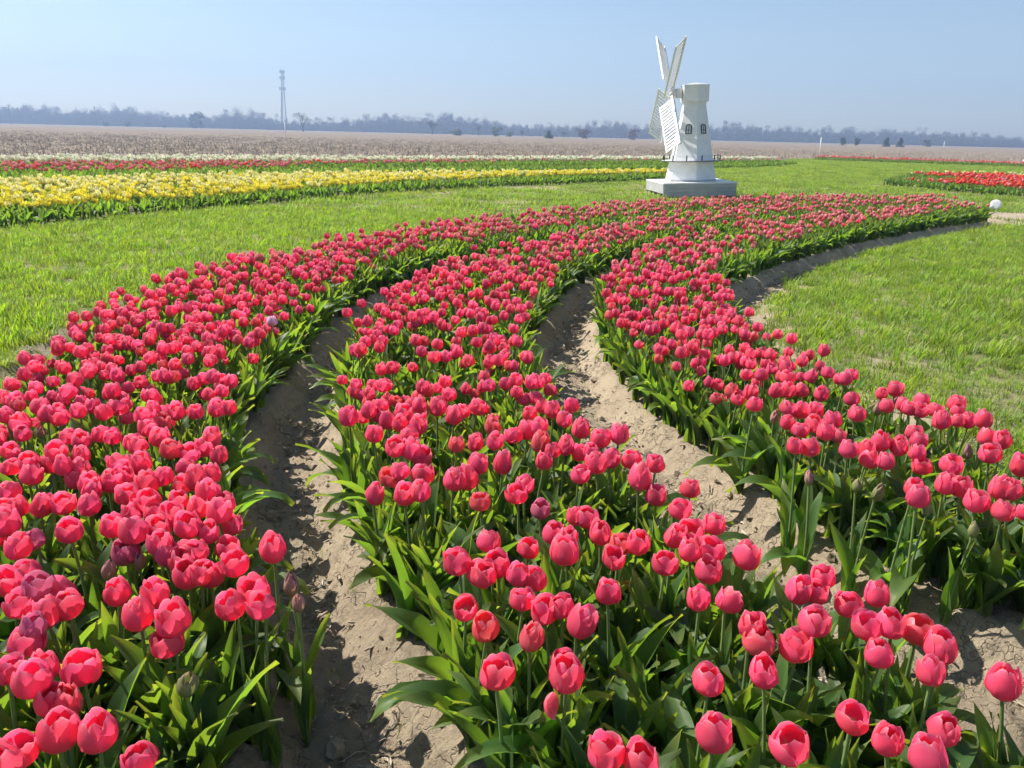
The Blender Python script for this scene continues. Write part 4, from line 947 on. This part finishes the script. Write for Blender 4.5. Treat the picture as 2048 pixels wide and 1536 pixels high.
def far_xy(px, D): return ((px - 1036) / 1616.0 * D, D)
def hazy_tree(name, px, D, hpx, wpx, style, seed, label):
    x, y = far_xy(px, D); h = hpx * D / 1616.0 * 1.03; w = wpx * D / 1616.0
    rt = empty(name, (x, y, 0))
    if style == 'bare':
        a, t = branch_tree(h, seed, .62, .22, 5, 3, True, None, 0, .1, h * .026)
    else:
        a = MB().tube([(0, 0, -.2), (.05, 0, h * .3), (0, .05, h * .8)], [h * .03, h * .025, h * .008], 5)
        for k in range(5):
            an = k * 1.3; a.tube([(0, 0, h * (.2 + .1 * k)), (math.cos(an) * w * .3, math.sin(an) * w * .3, h * (.3 + .12 * k))], [h * .012, h * .004], 3)
        t = MB(); r = random.Random(seed)
        if style == 'cone':
            for k in range(16):
                q = k / 15; leaf_blob(t, (r.gauss(0, .06) * w, r.gauss(0, .06) * w, h * (.05 + .85 * q)), w * .52 * (1 - q * .75), h * .10, 60, w * .055, seed + k, 0, .35)
        else:
            for k in range(14):
                an = r.uniform(0, 6.28); d = r.uniform(0, .36) * w; zz = r.uniform(.10, .82)
                leaf_blob(t, (d * math.cos(an), d * math.sin(an), h * zz), w * .2, h * .17, 45, w * .05, seed + k, 0, .3)
    obj('trunk', a.mesh('trunk', M['bark']), rt)
    mt = {'bare': M['twig'], 'red': M['twig_red'], 'cone': M['needle'], 'dark': M['needle'], 'green': M['bud_leaf'], 'brown': M['twig']}[style]
    t.m = [0] * len(t.m)
    obj('crown', t.mesh('crown', mt), rt)
    tag(rt, label, 'shrub' if 'shrub' in name else 'tree')
for a in [
 ('bare_tree', 606, 340, 37, 28, 'bare', 1, 'round bare tree standing alone right of the tall mast'),
 ('evergreen_tree', 392, 480, 38, 38, 'dark', 2, 'tall dark tree rising above the woodland left of the mast'),
 ('evergreen_tree', 1686, 250, 17, 17, 'dark', 3, 'dark round evergreen, leftmost of four right of the windmill'),
 ('evergreen_tree', 1713, 250, 17, 17, 'dark', 4, 'dark round evergreen, second of four right of the windmill'),
 ('evergreen_tree', 1773, 250, 18, 17, 'cone', 5, 'broad grey evergreen, third of four right of the windmill'),
 ('evergreen_tree', 1801, 250, 18, 17, 'cone', 6, 'pointed evergreen, rightmost of four right of the windmill'),
 ('evergreen_shrub', 1098, 250, 16, 23, 'dark', 7, 'square dark evergreen shrub at the field edge left of the windmill'),
 ('bare_tree', 865, 350, 27, 18, 'bare', 8, 'thin bare tree left of the pale green shrub'),
 ('budding_shrub', 916, 330, 13, 34, 'green', 9, 'wide pale green shrub at the field edge'),
 ('bare_tree', 957, 345, 20, 18, 'bare', 10, 'low bare tree between the two green shrubs'),
 ('budding_shrub', 992, 335, 20, 25, 'green', 11, 'tall olive shrub right of the low bare tree'),
 ('budding_shrub', 1019, 335, 11, 18, 'green', 12, 'small green shrub close right of the olive one'),
 ('bare_shrub', 1044, 340, 14, 12, 'bare', 13, 'slender bare shrub left of the dark evergreen shrub'),
 ('bare_shrub', 1128, 340, 14, 13, 'bare', 14, 'slender bare shrub right of the dark evergreen shrub'),
 ('russet_shrub', 1165, 335, 19, 38, 'red', 15, 'wide russet thicket at the field edge left of the windmill'),
 ('russet_shrub', 1265, 335, 23, 30, 'red', 16, 'reddish thicket just behind the windmill sails'),
 ('bare_shrub', 1854, 340, 14, 20, 'brown', 17, 'bare shrub right of the four evergreens'),
 ('dark_shrub', 212, 430, 9, 16, 'dark', 18, 'low dark shrub on the field edge at far left'),
 ('bare_shrub', 256, 430, 13, 16, 'brown', 19, 'brown shrub right of the low dark one at far left'),
 ('dark_shrub', 328, 430, 5, 9, 'dark', 20, 'tiny dark shrub on the field edge left of the tall dark tree'),
]: hazy_tree(*a)

# ------------------------------------------------------------------ mast and poles
PLUMB = R(-2.1)                      # the land itself slopes
def upright(o): o.rotation_euler = (0, R(-1.4) - R(2.0) * o.location.x / max(1, o.location.y), 0); return o
D = 700.0; x, y = far_xy(567, D); H_ = 113 * D / 1616.0
mast = upright(empty('radio_mast', (x, y, 0)))
foot, topw = 2.9, 0.7
corner = lambda k, t: Vector((math.cos(2.094 * k + .5), math.sin(2.094 * k + .5), 0)) * (foot * (1 - t) + topw * t) + Vector((0, 0, H_ * .93 * t))
for k in range(3):
    obj('leg', MB().tube([corner(k, 0), corner(k, .5), corner(k, 1)], [.42, .36, .30], 6).mesh('leg', M['steel']), mast)
for j in range(14):
    t0, t1 = j / 14, (j + 1) / 14; br = MB()
    for k in range(3):
        br.tube([corner(k, t0), corner((k + 1) % 3, t1)], .10, 4); br.tube([corner(k, t1), corner((k + 1) % 3, t1)], .09, 4)
    obj('lattice_bay', br.mesh('lattice_bay', M['steel']), mast)
def antenna_ring(z, rad, n):
    ring = MB(); ring.tube([(rad * math.cos(a * .785), rad * math.sin(a * .785), z) for a in range(9)], .16, 5)
    for k in range(3): ring.tube([(0, 0, z), (rad * math.cos(2.094 * k), rad * math.sin(2.094 * k), z)], .16, 4)
    o = obj('antenna_ring', ring.mesh('antenna_ring', M['steel']), mast)
    for k in range(n):
        an = 6.283 * k / n; obj('panel_antenna', MB().box((rad * math.cos(an), rad * math.sin(an), z), (.35, .6, 2.6), 0, Matrix.Rotation(an, 4, 'Z')).mesh('panel_antenna', M['steel'], False), o)
antenna_ring(H_ * .955, 1.9, 9); antenna_ring(H_ * .86, 2.0, 9); antenna_ring(H_ * .68, 2.6, 9)
obj('spike', MB().tube([(0, 0, H_ * .92), (0, 0, H_)], [.3, .12], 5).mesh('spike', M['steel']), mast)
mast.rotation_euler = (0, R(2.4), 0)
tag(mast, 'tall thin lattice radio mast with antenna rings above the woodland', 'mast')

def pole(px, D, hpx, label, name='utility_pole'):
    x, y = far_xy(px, D); h = hpx * D / 1616.0; p = upright(empty(name, (x, y, 0)))
    obj('post', MB().tube([(0, 0, -.3), (0, 0, h)], [.22, .15], 8).mesh('post', M['timber']), p)
    obj('crossarm', MB().box((0, 0, h * .92), (2.4, .16, .16)).mesh('crossarm', M['timber'], False), p)
    tag(p, label, 'pole')
pole(22, 430, 38, 'thin wooden utility pole at the far left of the treeline')
pole(194, 470, 38, 'wooden utility pole poking above the treeline left of the mast')
def stake(x, y, h, r, label, name='marker_stake'):
    s = upright(empty(name, (x, y, 0)))
    obj('shaft', MB().tube([(0, 0, -.1), (0.01, 0, h * .5), (0, 0, h)], [r, r * .9, r * .85], 8).mesh('shaft', M['white']), s)
    obj('cap', MB().tube([(0, 0, h + .002), (0, 0, h + r * 1.2)], [r * 1.1, r * .5], 8).mesh('cap', M['white']), s)
    tag(s, label, 'stake')
stake(23.0, 61.2, 1.5, .045, 'white stake at the stubble edge right of the windmill')
stake(-24.2, 84.0, 1.85, .06, 'thin pale stake in the stubble below the radio mast')
stake(95, 180, 1.7, .10, 'short white stake far out in the stubble on the right')

# ------------------------------------------------------------------ windmill
WX0, WY0 = 4.03, 18.45
wm = empty('windmill', (WX0, WY0, 0)); wm.rotation_euler = (0, PLUMB, 0)
toc = Vector((-WX0, -WY0, 0)).normalized(); rgt = Vector((-toc.y, toc.x, 0))
def hexdir(deg): return toc * math.cos(R(deg)) + rgt * math.sin(R(deg))
# plinth
yaw = Matrix.Rotation(R(4), 4, 'Z'); PW, PH = 1.64, .33
deck = empty('plinth'); deck.parent = wm
def part(name, mb, m, parent, smooth_=False): return obj(name, mb.mesh(name, m, smooth_), parent)
def rbox(c, s, mb=None, tz=0.0):
    q = yaw @ Vector(c); return (mb or MB()).box(tuple(q), s, 0, yaw @ Matrix.Rotation(tz, 4, 'Z'))
nb = 10
for k in range(nb):
    w = (PW + .04) / nb
    part('deck_board', rbox((0, -PW/2 - .02 + w * (k + .5), PH - .014 + random.uniform(-.002, .002)), (PW + .04, w - .006, .028)), M['white'], deck)
for k in range(3):      # front boards (three courses), back and right the same way
    h = (PH - .06) / 3
    for sy in (-1, 1):
        part('side_board', rbox((0, sy * PW / 2, .032 + h * (k + .5)), (PW, .025, h - .005)), M['grey'], deck)
    part('side_board', rbox((PW / 2, 0, .032 + h * (k + .5)), (.025, PW - .03, h - .005)), M['grey'], deck)
h = .20
part('side_board', rbox((-PW / 2, 0, PH - .03 - h / 2), (.025, PW - .03, h)), M['grey'], deck)
for sx in (-1, 1):
    for sy in (-.9, -.3, .3, .9):
        part('post', rbox((sx * (PW / 2 - .06), sy * (PW / 2 - .06), .14), (.08, .08, .33)), M['grey'], deck)
# tower: six tapering sides, each of clapboard-smooth panels with corner trims
Z0, Z1 = PH + .001, 2.06; R0, R1 = .60, .255
def ring(t, off=0.0): return R0 + (R1 - R0) * t + off
def hexpt(deg, t, off=0.0):
    v = hexdir(deg) * ring(t, off); return Vector((v.x, v.y, Z0 + (Z1 - Z0) * t))
ANG = [-46 + 60 * k for k in range(6)]
tower = empty('tower'); tower.parent = wm
def facet_panel(k, t0, t1, name, mat, off=0.0, inset=0.0):
    a0, a1 = ANG[k], ANG[k] + 60; mb = MB(); V = []
    for o_ in (off, off - .03):
        for (a, b, t) in ((a0, a1, t0), (a1, a0, t0), (a1, a0, t1), (a0, a1, t1)):
            V.append(tuple(hexpt(a, t, o_).lerp(hexpt(b, t, o_), inset)))
    mb.add(V, [(0, 1, 2, 3), (7, 6, 5, 4), (0, 4, 5, 1), (1, 5, 6, 2), (2, 6, 7, 3), (3, 7, 4, 0)])
    return part(name, mb, mat, tower)
TG = (.777 - Z0) / (Z1 - Z0)
for k in range(6):
    facet_panel(k, 0.0, TG - .008, 'lower_panel', M['white'])
    facet_panel(k, TG + .008, .30, 'wall_panel', M['white'])
    facet_panel(k, .3015, 1.0, 'wall_panel', M['white'])
    facet_panel(k, -.004, .022, 'base_trim', M['grey'] if k in (0, 1) else M['white'], .012)
    facet_panel(k, .962, .992, 'top_trim', M['white'], .012)
# gallery with its dark edge and posts
gal = MB(); n = 24; GR = .68
gal.add([(GR*math.cos(6.283*a/n), GR*math.sin(6.283*a/n), z) for z in (.765, .785) for a in range(n)], [tuple(range(n))[::-1], tuple(range(n, 2*n))])
gal_o = part('gallery', gal, M['white'], wm)
edge = MB(); edge.add([(GR_*math.cos(6.283*a/n), GR_*math.sin(6.283*a/n), z) for GR_, z in ((GR+.001, .766), (GR+.006, .766), (GR+.006, .784), (GR+.001, .784)) for a in range(n)],
   [(q*n+a, q*n+(a+1) % n, ((q+1) % 4)*n+(a+1) % n, ((q+1) % 4)*n+a) for q in range(4) for a in range(n)])
part('edge_band', edge, M['black'], gal_o)
NP = 12
for k in range(NP):
    an = 6.283 * (k + .3) / NP
    part('baluster', MB().tube([(.645*math.cos(an), .645*math.sin(an), .787), (.645*math.cos(an), .645*math.sin(an), .905)], .014, 6), M['black'], gal_o)
rail = MB(); rail.tube([(.645*math.cos(6.283*a/36), .645*math.sin(6.283*a/36), .893) for a in range(37)], .003, 4, cap=False)
part('rail_wire', rail, M['grey'], gal_o, True)
# windows and door lie on the sloping sides
def on_facet(k, s, z, off):
    """point on side k: s metres along the side from its middle, height z, off metres proud"""
    t = (z - Z0) / (Z1 - Z0); a = hexpt(ANG[k], t); b_ = hexpt(ANG[k] + 60, t); mid = (a + b_) / 2; al = (b_ - a).normalized()
    nrm = hexdir(ANG[k] + 30); return mid + al * s + nrm * off
def arch_outline(w, hh, n=10):
    pts = [(-w/2, 0), (w/2, 0), (w/2, hh - w/2 * .7)]
    pts += [(w/2*math.cos(math.pi*i/n), hh - w/2*.7 + w/2*.7*math.sin(math.pi*i/n)) for i in range(1, n)]
    return pts + [(-w/2, hh - w/2 * .7)]
def prism(k, outline, zc, o0, o1):
    mb = MB(); n = len(outline)
    V = [tuple(on_facet(k, s, zc + z, o)) for o in (o0, o1) for s, z in outline]
    mb.add(V, [tuple(range(n))[::-1], tuple(range(n, 2*n))] + [(i, (i+1) % n, n+(i+1) % n, n+i) for i in range(n)]); return mb
def frame(k, outer, inner, zc, o0, o1):
    mb = MB(); n = len(outer)
    V = [tuple(on_facet(k, s, zc + z, o)) for o in (o0, o1) for L_ in (outer, inner) for s, z in L_]
    F = []
    for i in range(n):
        j = (i + 1) % n
        F += [(2*n+i, 2*n+j, 3*n+j, 3*n+i), (i, 2*n+i, 2*n+j, j)][::1] + [(n+i, n+j, 3*n+j, 3*n+i)]
    mb.add(V, F); return mb
for k, zc in ((0, 1.36), (1, 1.36)):
    win = empty('window'); win.parent = wm
    W_, H2 = .14, .21
    outer = arch_outline(W_, H2); inner = [(s * .76, .014 + z * .86) for s, z in outer]
    part('frame', frame(k, outer, inner, zc, .002, .018), M['black'], win)
    for sx in (-1, 1):
        for lo, hi in ((.016, .078), (.092, .150)):
            part('pane', prism(k, [(sx*.006, lo), (sx*.046, lo), (sx*.046, hi), (sx*.006, hi)][::sx], zc, .002, .006), M['pane'], win)
    part('muntin', prism(k, [(-.006, .014), (.006, .014), (.006, .18), (-.006, .18)], zc, .003, .012), M['black'], win)
    part('muntin', prism(k, [(-.048, .079), (.048, .079), (.048, .091), (-.048, .091)], zc, .003, .011), M['black'], win)
door = empty('door'); door.parent = wm
part('leaf_panel', prism(5, arch_outline(.22, .42), .80, .004, .012), M['white'], door)
o_ = arch_outline(.28, .46); i_2 = [(s * .80, z * .92) for s, z in o_]
part('door_frame', frame(5, o_, i_2, .795, .004, .024), M['grey'], door)
part('handle', MB().tube([on_facet(5, .07, .98, .012), on_facet(5, .07, .98, .03)], .01, 6), M['black'], door)
# cap: a shallow box with six sides and a slightly peaked lid
cap = MB(); RC = .325; ZC0, ZC1 = 2.045, 2.40
V = []
for z, r_ in ((ZC0, RC), (ZC1, RC * 1.0)):
    for a in ANG: v = hexdir(a) * r_; V.append((v.x, v.y, z))
V.append((0, 0, ZC1 + .035))
cap.add(V, [(5,4,3,2,1,0)] + [(i, (i+1) % 6, 6+(i+1) % 6, 6+i) for i in range(6)] + [(6+i, 6+(i+1) % 6, 12) for i in range(6)])
cap_o = part('cap', cap, M['white'], wm)
part('lid', MB().add([tuple(hexdir(a) * (RC + o_) + Vector((0, 0, z))) for z, o_ in ((ZC1 - .03, .006), (ZC1 + .004, .006)) for a in ANG] + [(0, 0, ZC1 + .045)], [(i, (i+1) % 6, 6+(i+1) % 6, 6+i) for i in range(6)] + [(6+i, 6+(i+1) % 6, 12) for i in range(6)]), M['white'], cap_o)
# shaft, hub and four sails
ax = hexdir(-76); HZ = 2.23
shaft0 = ax * (RC * .8) + Vector((0, 0, HZ)); hubc = ax * .49 + Vector((0, 0, HZ))
part('shaft', MB().tube([shaft0, hubc], .035, 10), M['grey'], wm, True)
part('shaft_block', MB().box(tuple(ax * .37 + Vector((0, 0, HZ))), (.12, .16, .20), 0, Matrix.Rotation(math.atan2(ax.y, ax.x), 4, 'Z')), M['white'], wm)
hub = part('hub', MB().tube([hubc - ax * .05, hubc + ax * .02, hubc + ax * .07, hubc + ax * .10], [.085, .095, .07, .02], 12), M['white'], wm, True)
near = toc - ax * toc.dot(ax); near = near.normalized(); up = Vector((0, 0, 1))
BETA = R(38); SL = 1.50
for k in range(4):
    an = R(45 + 90 * k + 3)
    # k=0 near/down, then far/down, far/up, near/up
    dirs = [(near - up), (-near - up), (-near + up), (near + up)]
    d = dirs[k].normalized(); nx = dirs[(k + 1) % 4].normalized()
    ch = (nx * math.cos(BETA) + ax * math.sin(BETA)).normalized(); nr_ = d.cross(ch).normalized()
    def bar(p0, p1, w, t_, name, mat, parent, wd=None):
        p0, p1 = Vector(p0), Vector(p1); e = (p1 - p0).normalized(); s_ = nr_.cross(e).normalized()
        V = [tuple(p + s_ * (a * w / 2) + nr_ * (b_ * t_ / 2)) for p in (p0, p1) for a, b_ in ((-1, -1), (1, -1), (1, 1), (-1, 1))]
        return part(name, MB().add(V, [(3,2,1,0), (4,5,6,7), (0,1,5,4), (1,2,6,5), (2,3,7,6), (3,0,4,7)]), mat, parent)
    base = hubc + ax * .03
    sail = bar(base + d * .03, base + d * SL, .055, .05, 'sail', M['white'], wm)
    CH = .37; r0_, r1_ = .12, SL - .01
    bar(base + d * r0_ + ch * CH, base + d * r1_ + ch * CH, .035, .03, 'outer_rail', M['white'], sail)
    ns = 15
    for q in range(ns):
        rr = r0_ + (r1_ - r0_) * (q + .5) / ns
        p = base + d * rr
        bar(p + ch * .0285, p + ch * (CH - .0185), (.040 if 0 < q < ns - 1 else .06), .016, 'slat', M['white'], sail)
tag(wm, 'small white wooden windmill with slatted sails on a grey plinth', 'windmill')

# ------------------------------------------------------------------ round marker, white sheet, road
mk = empty('round_marker', (9.62, 15.85, 0)); c_, d_ = math.cos(R(-20)), math.sin(R(-20))
disc = MB(); n = 28; ctr = Vector((0, 0, .135)); nrm = Vector((-.5, -.84, .2)).normalized(); s_ = nrm.cross(Vector((0, 0, 1))).normalized(); t_ = s_.cross(nrm)
rings = [(.098, -.008), (.102, -.003), (.102, .003), (.097, .008), (.06, .010)]
V = [tuple(ctr + s_ * (r_ * math.cos(6.283*a/n)) + t_ * (r_ * math.sin(6.283*a/n)) + nrm * h_) for r_, h_ in rings for a in range(n)] + [tuple(ctr - nrm * .010), tuple(ctr + nrm * .011)]
F = [(q*n+a, q*n+(a+1) % n, (q+1)*n+(a+1) % n, (q+1)*n+a) for q in range(4) for a in range(n)] + [((a+1) % n, a, 5*n) for a in range(n)] + [(4*n+a, 4*n+(a+1) % n, 5*n+1) for a in range(n)]
disc.add(V, F); obj('disc', disc.mesh('disc', M['white']), mk)
obj('stake', MB().tube([(-.20, .02, -.03), (-.10, .01, .08), (-.02, .02, .13)], .012, 6).mesh('stake', M['white']), mk)
tag(mk, 'white round disc marker on a tilted stake at the end of the tulip beds', 'marker')
sh = MB(); V = []; nu, nv = 10, 7
for j in range(nv):
    for i in range(nu):
        u, v = i / (nu - 1), j / (nv - 1)
        V.append((u * 2.6 + .15 * v, v * .9, .05 + .75 * math.sin(math.pi * min(1, u * 1.1 + .05)) ** .8 * (.35 + .65 * math.sin(math.pi * (v * .8 + .1))) + .07 * math.sin(9 * u + 5 * v)))
sh.add(V, [(j*nu+i, j*nu+i+1, (j+1)*nu+i+1, (j+1)*nu+i) for j in range(nv-1) for i in range(nu-1)])
so = obj('white_sheet', sh.mesh('white_sheet', M['white'])); so.location = (36.0, 57.0, 0)
sm = so.modifiers.new('thickness', 'SOLIDIFY'); sm.thickness = .01
tag(so, 'crumpled white sheet lying beyond the red row at the right edge', 'sheet')

# ------------------------------------------------------------------ haze: the air between here and the woodland
hz = obj('haze', MB().box((0, 440, 34), (1700, 1060, 76)).mesh('haze', [bpy.data.materials.new('haze_air')], False))
hm = hz.data.materials[0]; hm.use_nodes = True; ht = hm.node_tree
ht.nodes.remove(ht.nodes['Principled BSDF'])
pv = ht.nodes.new('ShaderNodeVolumePrincipled')
pv.inputs['Color'].default_value = (0.50, 0.68, 1.0, 1); pv.inputs['Density'].default_value = HAZE; pv.inputs['Anisotropy'].default_value = 0.2
ht.links.new(pv.outputs[0], ht.nodes['Material Output'].inputs['Volume'])
tag(hz, 'thin blue haze lying over the far field', 'haze', kind='stuff')
